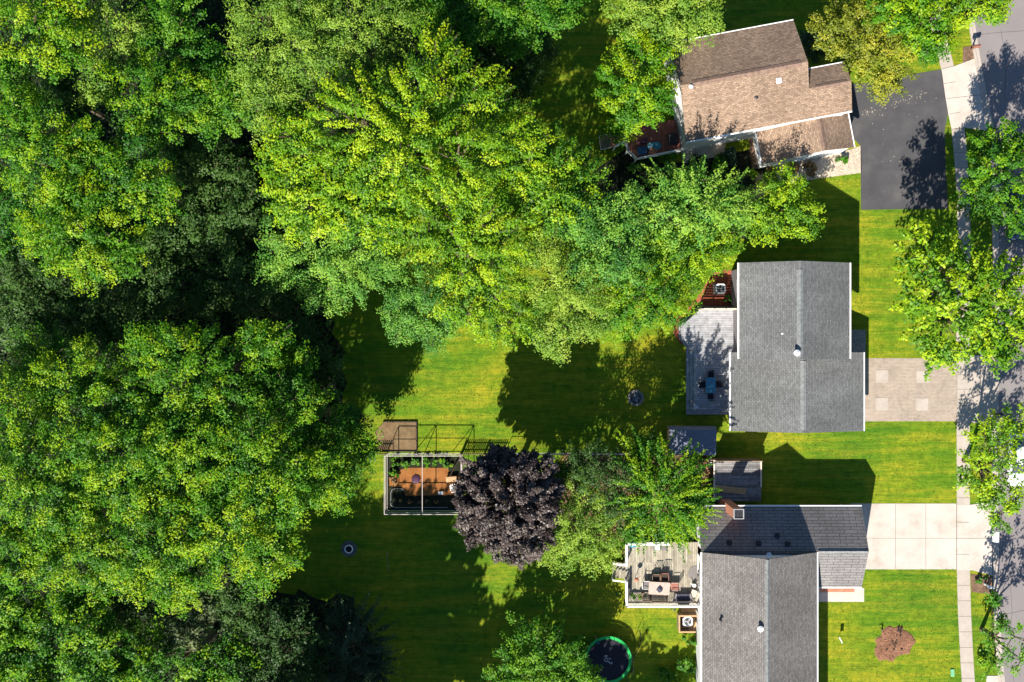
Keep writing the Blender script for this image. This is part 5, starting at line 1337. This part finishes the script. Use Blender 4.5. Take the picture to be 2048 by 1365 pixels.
# --- top middle and around the brown roofed house
tree('oak_tree', 'tree', 'dark green tree at the top edge left of the shaded lawn', [(900, 40, 60, 11), (960, 20, 55, 11), (860, 20, 45, 11), (920, 90, 30, 9)], 'leaf_mid', 0.18, tint0=0.55)
tree('oak_tree', 'tree', 'mid green tree at the top edge above the shaded lawn', [(1060, 20, 60, 11), (1110, 20, 45, 10), (1030, 70, 45, 8), (1000, 30, 40, 10)], 'leaf_mid', 0.18, tint0=0.6)
tree('oak_tree', 'tree', 'low dark bush tree in the shade above the big maple', [(950, 110, 45, 6), (1000, 90, 40, 6), (900, 110, 40, 5)], 'leaf_deep', 0.18, tint0=0.45)
tree('birch_tree', 'tree', 'light green tree whose crown touches the brown roof at its upper corner', [(1330, 10, 75, 9.5), (1280, 20, 55, 9), (1390, 30, 50, 9), (1350, 60, 35, 8.5)], 'leaf_olive', 0.17, 0.55, 0.9, 89, tint0=0.62)
tree('birch_tree', 'tree', 'bright round tree hiding the white west wall of the brown roofed house', [(1270, 180, 70, 8.5), (1295, 130, 48, 8.5), (1240, 200, 50, 7), (1308, 205, 38, 8), (1270, 95, 35, 7.5), (1240, 240, 40, 6)], 'leaf_bright', 0.17, 0.5, 0.85, 89, tint0=0.55)
tree('golden_tree', 'tree', 'golden olive tree beside the brown roof and over the asphalt driveway', [(1710, 70, 65, 7), (1760, 110, 60, 7), (1670, 60, 45, 6), (1770, 160, 38, 5.5), (1740, 35, 40, 7)], 'leaf_golden', 0.18, 0.5, 0.85, 73, 0.18, 0.12, 1.5, tint0=0.48)
tree('linden_tree', 'tree', 'fresh green tree at the top edge beside the sidewalk', [(1830, 40, 55, 8.5), (1860, 80, 40, 7.5), (1780, 10, 45, 8.5), (1840, 100, 28, 6)], 'leaf_bright', 0.20, 0.5, 0.85, 73, tint0=0.55)
tree('street_tree', 'tree', 'street tree at the very top overhanging the road', [(1940, -20, 60, 8), (1985, -5, 38, 7), (1920, 25, 30, 6), (1990, 30, 12, 6)], 'leaf_maple', 0.20, 0.5, 0.85, 64, tint0=0.45)
tree('juniper_bush', 'bush', 'dark blue green bush squeezed between brown roof and golden tree', [(1630, 100, 22, 3), (1625, 75, 18, 3)], 'leaf_conifer', 0.18, 0.35, 0.6, 64, 0.08, tint0=0.8)
# --- street trees
tree('street_tree', 'tree', 'largest yellow green street tree, over the sidewalk in front of the slate grey house', [(1870, 560, 78, 9.5), (1940, 570, 78, 9.5), (1890, 640, 75, 9), (1970, 640, 65, 8.5), (1850, 500, 55, 8.5), (2010, 580, 55, 8.5), (1880, 700, 48, 7), (1990, 700, 40, 7), (2040, 650, 45, 8)],
     'leaf_maple', 0.27, 0.46, 0.82, 36, 0.28, 0.26, 1.7, fill=0.6, tint0=0.50)
tree('understory_tree', 'tree', 'added low dark tree at the edge of the shaded lawn between maple and brown roof', [(1060, 130, 38, 4.5), (1030, 180, 35, 4.5), (1085, 90, 28, 4)], 'leaf_deep', 0.17, per=80, tint0=0.5)  # added to cover sun flecks on the shaded lawn
tree('street_tree', 'tree', 'shaded darker street tree beside the asphalt driveway', [(2000, 350, 62, 8), (1965, 400, 48, 6.5), (2035, 300, 40, 7.5), (2000, 290, 40, 7), (2030, 430, 40, 7), (1965, 300, 30, 6)], 'leaf_bright', 0.18, 0.46, 0.85, 96, 0.22, 0.28, 1.6, fill=0.6, tint0=0.40)
tree('street_tree', 'tree', 'yellow green street tree hiding the white car', [(1975, 880, 42, 7.5), (2020, 850, 38, 7.5), (1965, 940, 48, 7), (2010, 930, 40, 7.5), (1990, 990, 42, 6.5), (2035, 990, 35, 6.5), (1990, 1035, 24, 5.5), (1935, 950, 26, 5)], 'leaf_maple', 0.21, 0.46, 0.85, 51, 0.2, 0.36, 1.6, fill=0.5, tint0=0.5)
tree('street_tree', 'tree', 'sparse street tree with bare brown limbs at the lower right corner', [(2030, 1275, 38, 6.5), (1990, 1290, 28, 5), (1985, 1330, 22, 4), (2045, 1320, 30, 6), (1985, 1200, 12, 4), (2000, 1250, 15, 5)], 'leaf_mid', 0.20, 0.4, 0.85, 38, 0.17, 0.38, 1.5, tint0=0.7)
# --- purple tree and its neighbours
tree('purple_maple', 'tree', 'dense dark purple leaved tree beside the garden cage', [(1010, 1000, 88, 10.5), (970, 960, 48, 9), (1055, 960, 58, 9.5), (1030, 1070, 58, 9), (960, 1040, 44, 8.5), (1080, 1030, 40, 8.5), (1000, 930, 36, 8), (1092, 985, 32, 8)], 'leaf_purple', 0.19, 0.40, 0.68, 128, 0.3, 0.04, 1.25, tint0=0.5, fill=1.6)
tree('honey_locust', 'tree', 'light yellow green tree touching the purple one and the weathered deck', [(1140, 1050, 55, 8), (1190, 1090, 50, 7.5), (1120, 1100, 38, 6.5), (1160, 980, 40, 7), (1190, 1020, 40, 7.5), (1120, 950, 25, 6)], 'leaf_olive', 0.15, 0.5, 0.85, 89, 0.18, 0.12, 1.4, tint0=0.66)
tree('spruce_tree', 'tree', 'wide spiky fresh green tree between board platform and weathered deck', [(1325, 1000, 70, 9.5), (1372, 1010, 46, 8), (1290, 960, 62, 9), (1345, 945, 52, 9), (1275, 1030, 55, 8), (1360, 1055, 34, 6.5), (1290, 905, 38, 7.5), (1375, 965, 32, 7)], 'leaf_bright', 0.17, 0.42, 0.85, 64, 0.22, 0.14, 1.6, spiky=0.7, tint0=0.45, fill=1.7)
tree('juniper_tree', 'tree', 'dark thin tree with brown twigs right of the purple tree', [(1190, 940, 50, 8), (1230, 975, 48, 8.5), (1150, 930, 38, 7), (1240, 1010, 40, 8)], 'leaf_deep', 0.15, 0.45, 0.85, 70, 0.14, 0.2, tint0=0.75)
# --- trees at the bottom
tree('linden_tree', 'tree', 'green round tree at the bottom edge beside the trampoline', [(1080, 1315, 75, 7.5), (1118, 1305, 50, 6.5), (1040, 1350, 60, 7), (1140, 1350, 45, 6), (1092, 1266, 32, 5.5), (1010, 1365, 45, 6), (1165, 1365, 35, 5)], 'leaf_mid', 0.18, 0.5, 0.88, 80, tint0=0.6)
tree('conifer', 'tree', 'dark feathery conifer at the bottom edge over the dark lawn', [(700, 1290, 70, 7), (660, 1350, 60, 7), (740, 1340, 45, 6), (690, 1240, 30, 5)], 'leaf_conifer', 0.15, 0.42, 0.85, 96, 0.22, 0.10, 2.0, spiky=0.9, tint0=0.5)
tree('lower_wood_tree', 'tree', 'dark green tree in the lower woods beside the conifer', [(560, 1270, 60, 9), (600, 1330, 55, 9), (540, 1340, 50, 9)], 'leaf_deep', 0.18, group='trees of the lower woods', tint0=0.5)
tree('lower_wood_tree', 'tree', 'silvery grey green tree below the bright grove point', [(360, 1250, 55, 10), (400, 1210, 35, 9), (330, 1210, 30, 9)], 'leaf_silver', 0.23, 0.5, 0.95, 57, group='trees of the lower woods', tint0=0.55)
tree('lower_wood_tree', 'tree', 'mid green tree in the lower woods near the left frame edge', [(150, 1260, 85, 13.5), (90, 1330, 75, 13), (200, 1330, 75, 13), (50, 1240, 50, 12.5)], 'leaf_bright', 0.20, group='trees of the lower woods', tint0=0.38)
tree('lower_wood_tree', 'tree', 'lime green tree cut by the left frame edge in the lower woods', [(25, 1120, 50, 14), (15, 1190, 40, 13.5), (30, 1070, 30, 13)], 'leaf_bright', 0.20, group='trees of the lower woods', tint0=0.45)
tree('lower_wood_tree', 'tree', 'yellow green tree in the lower left corner of the photo', [(30, 1340, 55, 13), (10, 1280, 35, 12.5)], 'leaf_bright', 0.20, group='trees of the lower woods', tint0=0.5)
tree('lower_wood_tree', 'tree', 'fresh green tree at the bottom edge below the silvery one', [(290, 1320, 60, 12), (250, 1370, 50, 12), (420, 1350, 60, 10.5), (470, 1310, 45, 9.5)], 'leaf_bright', 0.20, group='trees of the lower woods', tint0=0.34)
# --- shaded understory of the wooded gap
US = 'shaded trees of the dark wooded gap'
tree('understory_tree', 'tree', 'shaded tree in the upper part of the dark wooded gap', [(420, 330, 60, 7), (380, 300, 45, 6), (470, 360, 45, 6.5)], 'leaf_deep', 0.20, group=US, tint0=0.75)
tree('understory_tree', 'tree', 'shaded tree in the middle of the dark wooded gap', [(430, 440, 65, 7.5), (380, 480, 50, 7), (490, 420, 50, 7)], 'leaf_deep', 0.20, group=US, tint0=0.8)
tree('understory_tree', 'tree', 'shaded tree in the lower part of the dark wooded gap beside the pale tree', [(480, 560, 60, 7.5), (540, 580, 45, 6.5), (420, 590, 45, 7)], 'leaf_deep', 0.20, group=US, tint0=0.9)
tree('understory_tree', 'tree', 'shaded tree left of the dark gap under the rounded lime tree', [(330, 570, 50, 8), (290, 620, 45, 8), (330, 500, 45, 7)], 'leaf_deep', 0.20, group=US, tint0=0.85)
tree('understory_tree', 'tree', 'shaded tree at the left frame edge below the rounded lime tree', [(60, 560, 60, 8), (120, 600, 60, 8), (50, 640, 60, 8)], 'leaf_deep', 0.20, group=US, tint0=0.9)  # darker leaf colour stands in for shade on this tree and the next
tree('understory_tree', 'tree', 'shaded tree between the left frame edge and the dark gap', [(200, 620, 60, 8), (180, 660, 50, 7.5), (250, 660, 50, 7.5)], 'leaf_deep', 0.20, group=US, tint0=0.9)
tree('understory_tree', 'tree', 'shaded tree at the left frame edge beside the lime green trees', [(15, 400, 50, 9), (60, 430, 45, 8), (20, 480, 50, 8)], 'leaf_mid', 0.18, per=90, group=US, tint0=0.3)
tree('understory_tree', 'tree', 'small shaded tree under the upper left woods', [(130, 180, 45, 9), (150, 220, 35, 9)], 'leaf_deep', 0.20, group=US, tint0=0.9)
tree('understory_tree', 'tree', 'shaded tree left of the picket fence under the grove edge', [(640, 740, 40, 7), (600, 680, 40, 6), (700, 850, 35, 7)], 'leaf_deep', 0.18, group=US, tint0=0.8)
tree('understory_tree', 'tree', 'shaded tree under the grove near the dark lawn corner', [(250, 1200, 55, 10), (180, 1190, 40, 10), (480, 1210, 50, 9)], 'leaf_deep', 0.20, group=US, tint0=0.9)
# --- trees standing just outside the frame whose shade falls on the lower lawn
OFF = 'trees just south of the photographed ground'
for i, (gx, gy, r, z) in enumerate(((450, 1500, 105, 15), (600, 1480, 105, 15), (690, 1430, 80, 15), (750, 1510, 85, 14.5), (560, 1625, 115, 15), (720, 1640, 115, 15), (850, 1665, 85, 15), (1010, 1670, 85, 14.5), (1075, 1690, 80, 14), (1050, 1545, 55, 11.5), (1265, 1521, 62, 7.5))):
    s_ = H / (H - z * 0.7)
    tree('yard_tree', 'tree', '%s tree from the west, south of the dark lawn outside the frame' % ('first', 'second', 'third', 'fourth', 'fifth', 'sixth', 'seventh', 'eighth', 'ninth', 'tenth', 'eastern small')[i], [(1024 + (gx - 1024) * s_, 682 + (gy - 682) * s_, r, z)], 'leaf_mid', 0.55, 0.8, 1.3, 26, 0.3, 0.02, 1.2, group=OFF, fill=1.2)

# ------------------------------------------------------------------ shrubs and garden plants
def shrub(name, label, px_, py_, r, h, leaf, lsize=0.16, per=30, group=None, cat='shrub', tint0=0.5):
    x, y = P(px_, py_, h * 0.6)[:2]; t = thing(name, (x, y, 0), label, cat, group)
    K = max(6, int(r * r * 30)); q = unit(rng.normal(size=(K, 3))); q[:, 2] = np.abs(q[:, 2])
    cc = np.array([x, y, h * 0.25]) + q * np.array([r, r, h * 0.7]) * rng.uniform(0.5, 0.95, (K, 1))
    C, Nn, sz, tt = clump_leaves(cc, q, np.full(K, r * 0.35), np.full(K, r * 0.3), per, lsize, tint0 + 0.15 * rng.normal(size=K))
    C[:, 2] = np.maximum(C[:, 2], 0.04)
    leafmesh('foliage', C, Nn, sz, tt, leaf, t)
    m = MB()
    for k in range(5):
        a = 1.256 * k; m.tube((x, y, 0), (x + r * 0.6 * math.cos(a), y + r * 0.6 * math.sin(a), h * 0.7), 0.025, 0.01, 5, False)
    m.build('stems', 'bark', t)
SG = 'leafy rows in the garden cage'
for i, (px_, py_, lab) in enumerate(((790, 925, 'leafy crop in the northwest corner of the garden cage'), (812, 930, 'leafy crop second from the west in the garden cage row'), (830, 922, 'leafy crop west of the middle beam in the garden cage'),
                                     (854, 925, 'leafy crop east of the middle beam in the garden cage'), (872, 922, 'leafy crop second from the east in the garden cage row'), (893, 926, 'bright leafy crop nearest the gate of the garden cage'), (787, 945, 'leafy crop below the corner one in the garden cage'))):
    shrub('leafy_crop', lab, px_, py_, 0.5, 0.6, 'leaf_bright', 0.16, 26, SG, 'plant', 0.35)
for i, (px_, lab) in enumerate(((801, 'first dry tan seedling from the west in the dark garden edge'), (820, 'second dry tan seedling from the west in the dark garden edge'), (838, 'third dry tan seedling from the west in the dark garden edge'), (854, 'fourth dry tan seedling from the west in the dark garden edge'), (872, 'fifth dry tan seedling from the west in the dark garden edge'))):
    shrub('seedling', lab, px_, 1003, 0.22, 0.25, 'leaf_brown', 0.1, 14, 'dry seedlings in the garden cage', 'plant', 0.7)
shrub('orange_plant', 'orange brown dried plant at the west rail of the garden cage', 786, 962, 0.35, 0.4, 'leaf_brown', 0.14, 24, None, 'plant', 0.8)
shrub('spider_grass', 'bright green tufted plant on the gravel bed beside the garage wall', 1688, 317, 0.5, 0.6, 'leaf_bright', 0.3, 26, None, 'plant', 0.3)
shrub('hosta', 'bright green bush at the corner between grey deck and slate grey house', 1457, 846, 0.35, 0.6, 'leaf_maple', 0.2, 26, None, 'plant', 0.7)
shrub('fern', 'dark teal green fern in the red mulch behind the privacy screen', 1458, 601, 0.42, 0.4, 'leaf_mid', 0.2, 16, None, 'plant', 0.5)
UB = 'bushes under the south wall of the brown roofed house'
for (px_, py_, r, h, lf, lab) in ((1338, 312, 0.7, 1.5, 'leaf_mid', 'tall leafy bush against the corner of the red board deck'), (1300, 330, 0.8, 0.9, 'leaf_deep', 'dark low bush under the railing of the red board deck'), (1270, 335, 0.6, 0.8, 'leaf_pale', 'greyish low bush at the bottom corner of the red board deck'),
                                  (1400, 325, 0.8, 1.0, 'leaf_conifer', 'blue green juniper bush left of the gravel strip'), (1440, 330, 0.9, 1.3, 'leaf_mid', 'mid green bush in front of the brown roofed house south wall'), (1462, 312, 0.8, 1.5, 'leaf_conifer', 'blue green bush beside the mulch path'),
                                  (1545, 345, 0.6, 0.9, 'leaf_brown', 'brown twiggy bush at the mulch path end by the garage wall'), (1585, 335, 0.7, 1.0, 'leaf_brown', 'brown twiggy bush under the garage wall'), (1620, 338, 0.7, 1.1, 'leaf_brown', 'dry bush right of the brown twiggy ones under the garage wall'), (1505, 345, 0.5, 0.6, 'leaf_maple', 'yellow green low bush at the mulch path')):
    shrub('garden_bush', lab, px_, py_, r, h, lf, 0.2, 26, UB, tint0=0.55)
shrub('potted_plant', 'leafy plant in the south lawn corner of the weathered deck', 1264, 1193, 0.35, 1.5, 'leaf_mid', 0.16, 20, 'plants on the weathered deck', 'plant')
shrub('potted_plant', 'yellow green plant beside the short brown bench on the weathered deck', 1280, 1192, 0.4, 1.6, 'leaf_olive', 0.16, 20, 'plants on the weathered deck', 'plant', 0.7)
shrub('potted_plant', 'blue green plant against the house wall on the weathered deck', 1388, 1163, 0.28, 1.5, 'leaf_conifer', 0.14, 16, 'plants on the weathered deck', 'plant', 0.8)
shrub('garden_bush', 'pale green bush below the south railing of the weathered deck', 1347, 1216, 0.45, 0.7, 'leaf_silver', 0.16, 20, None, 'shrub', 0.6)
shrub('garden_bush', 'dark bush against the blue shaded wall below the timber screen', 1380, 1285, 0.6, 1.0, 'leaf_mid', 0.2, 26)
shrub('garden_bush', 'large dark bush at the bottom edge against the lower house wall', 1372, 1335, 0.8, 1.4, 'leaf_mid', 0.18, 34, tint0=0.4)
shrub('garden_bush', 'leafy bush at the bottom edge right of the trampoline', 1335, 1352, 0.8, 1.2, 'leaf_mid', 0.18, 34, tint0=0.55)
shrub('garden_bush', 'yellow green bush in the bottom corner between trampoline and lower house', 1352, 1366, 0.6, 1.0, 'leaf_maple', 0.18, 30, tint0=0.5)
shrub('garden_bush', 'small green bush by the kerb below the concrete driveway', 1965, 1160, 0.45, 0.9, 'leaf_mid', 0.2, 22)
shrub('garden_bush', 'yellow green bush on the kerb strip at the lower right', 1968, 1322, 0.7, 0.9, 'leaf_maple', 0.2, 22)
shrub('garden_bush', 'brown twig bush by the stairs of the weathered deck', 1242, 1102, 0.4, 0.8, 'leaf_brown', 0.16, 18)

# understory ground cover in the woods: nobody could count it
n = 110000
gx = rng.uniform(-50, 2, n); gy = rng.uniform(-36, 36, n)
fp = forest
ins = pip(gx, gy, fp)
gx = gx[ins]; gy = gy[ins]; n = len(gx)
hh = 0.3 + 1.6 * (0.5 + 0.5 * np.sin(gx * 0.9 + 1.3 * np.sin(gy * 0.7))) * (0.5 + 0.5 * np.sin(gy * 1.1 + np.cos(gx * 0.8)))
gz = rng.random(n) ** 0.5 * hh + 0.05
nn = unit(np.stack([rng.normal(size=n) * 0.5, rng.normal(size=n) * 0.5, np.ones(n)], 1))
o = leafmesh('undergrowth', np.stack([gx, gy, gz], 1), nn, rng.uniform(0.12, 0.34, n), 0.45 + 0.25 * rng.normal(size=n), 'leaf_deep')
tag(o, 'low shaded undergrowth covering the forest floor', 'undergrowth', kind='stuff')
# leaf litter and cover under the trees between the two lower lots
n = 9000
gx = rng.uniform(3.5, 17, n); gy = rng.uniform(-17, -9.6, n)
ins = pip(gx, gy, GG([(1120, 908), (1425, 908), (1420, 1000), (1395, 1075), (1250, 1080), (1150, 1090), (1110, 1010)]))
gx, gy = gx[ins], gy[ins]; n = len(gx)
nn = unit(np.stack([rng.normal(size=n) * 0.5, rng.normal(size=n) * 0.5, np.ones(n)], 1))
o = leafmesh('fallen_leaves', np.stack([gx, gy, rng.uniform(0.03, 0.35, n)], 1), nn, rng.uniform(0.08, 0.2, n), rng.random(n), 'leaf_brown')
tag(o, 'brown fallen leaves between the purple tree and the board platform', 'leaf litter', kind='stuff')

# grass tufts
n = 170000
gx = rng.uniform(-24, 46, n); gy = rng.uniform(-31, 31, n)
keep = np.ones(n, bool)
for poly in NOGRASS: keep &= ~pip(gx, gy, poly)
keep &= ~(pip(gx, gy, forest) & (rng.random(n) > 0.1))
keep &= gx < 41.5
gx = gx[keep]; gy = gy[keep]; n = len(gx)
nn = unit(np.stack([rng.normal(size=n) * 0.25, rng.normal(size=n) * 0.25 - 0.15, rng.uniform(0.7, 1.2, n)], 1))
patch = 0.5 + 0.13 * np.sin(gx * 0.5 + 2 * np.sin(gy * 0.35)) + 0.13 * np.sin(gy * 1.9 + np.sin(gx * 0.4) * 1.2)
o = leafmesh('grass', np.stack([gx, gy, rng.uniform(0.02, 0.07, n)], 1), nn, rng.uniform(0.04, 0.11, n), patch + 0.2 * rng.normal(size=n), 'grass_blades', aspect=0.45)
tag(o, 'short mown lawn grass', 'grass', kind='stuff')

for o in bpy.data.objects:
    if '_loc' in o: del o['_loc']
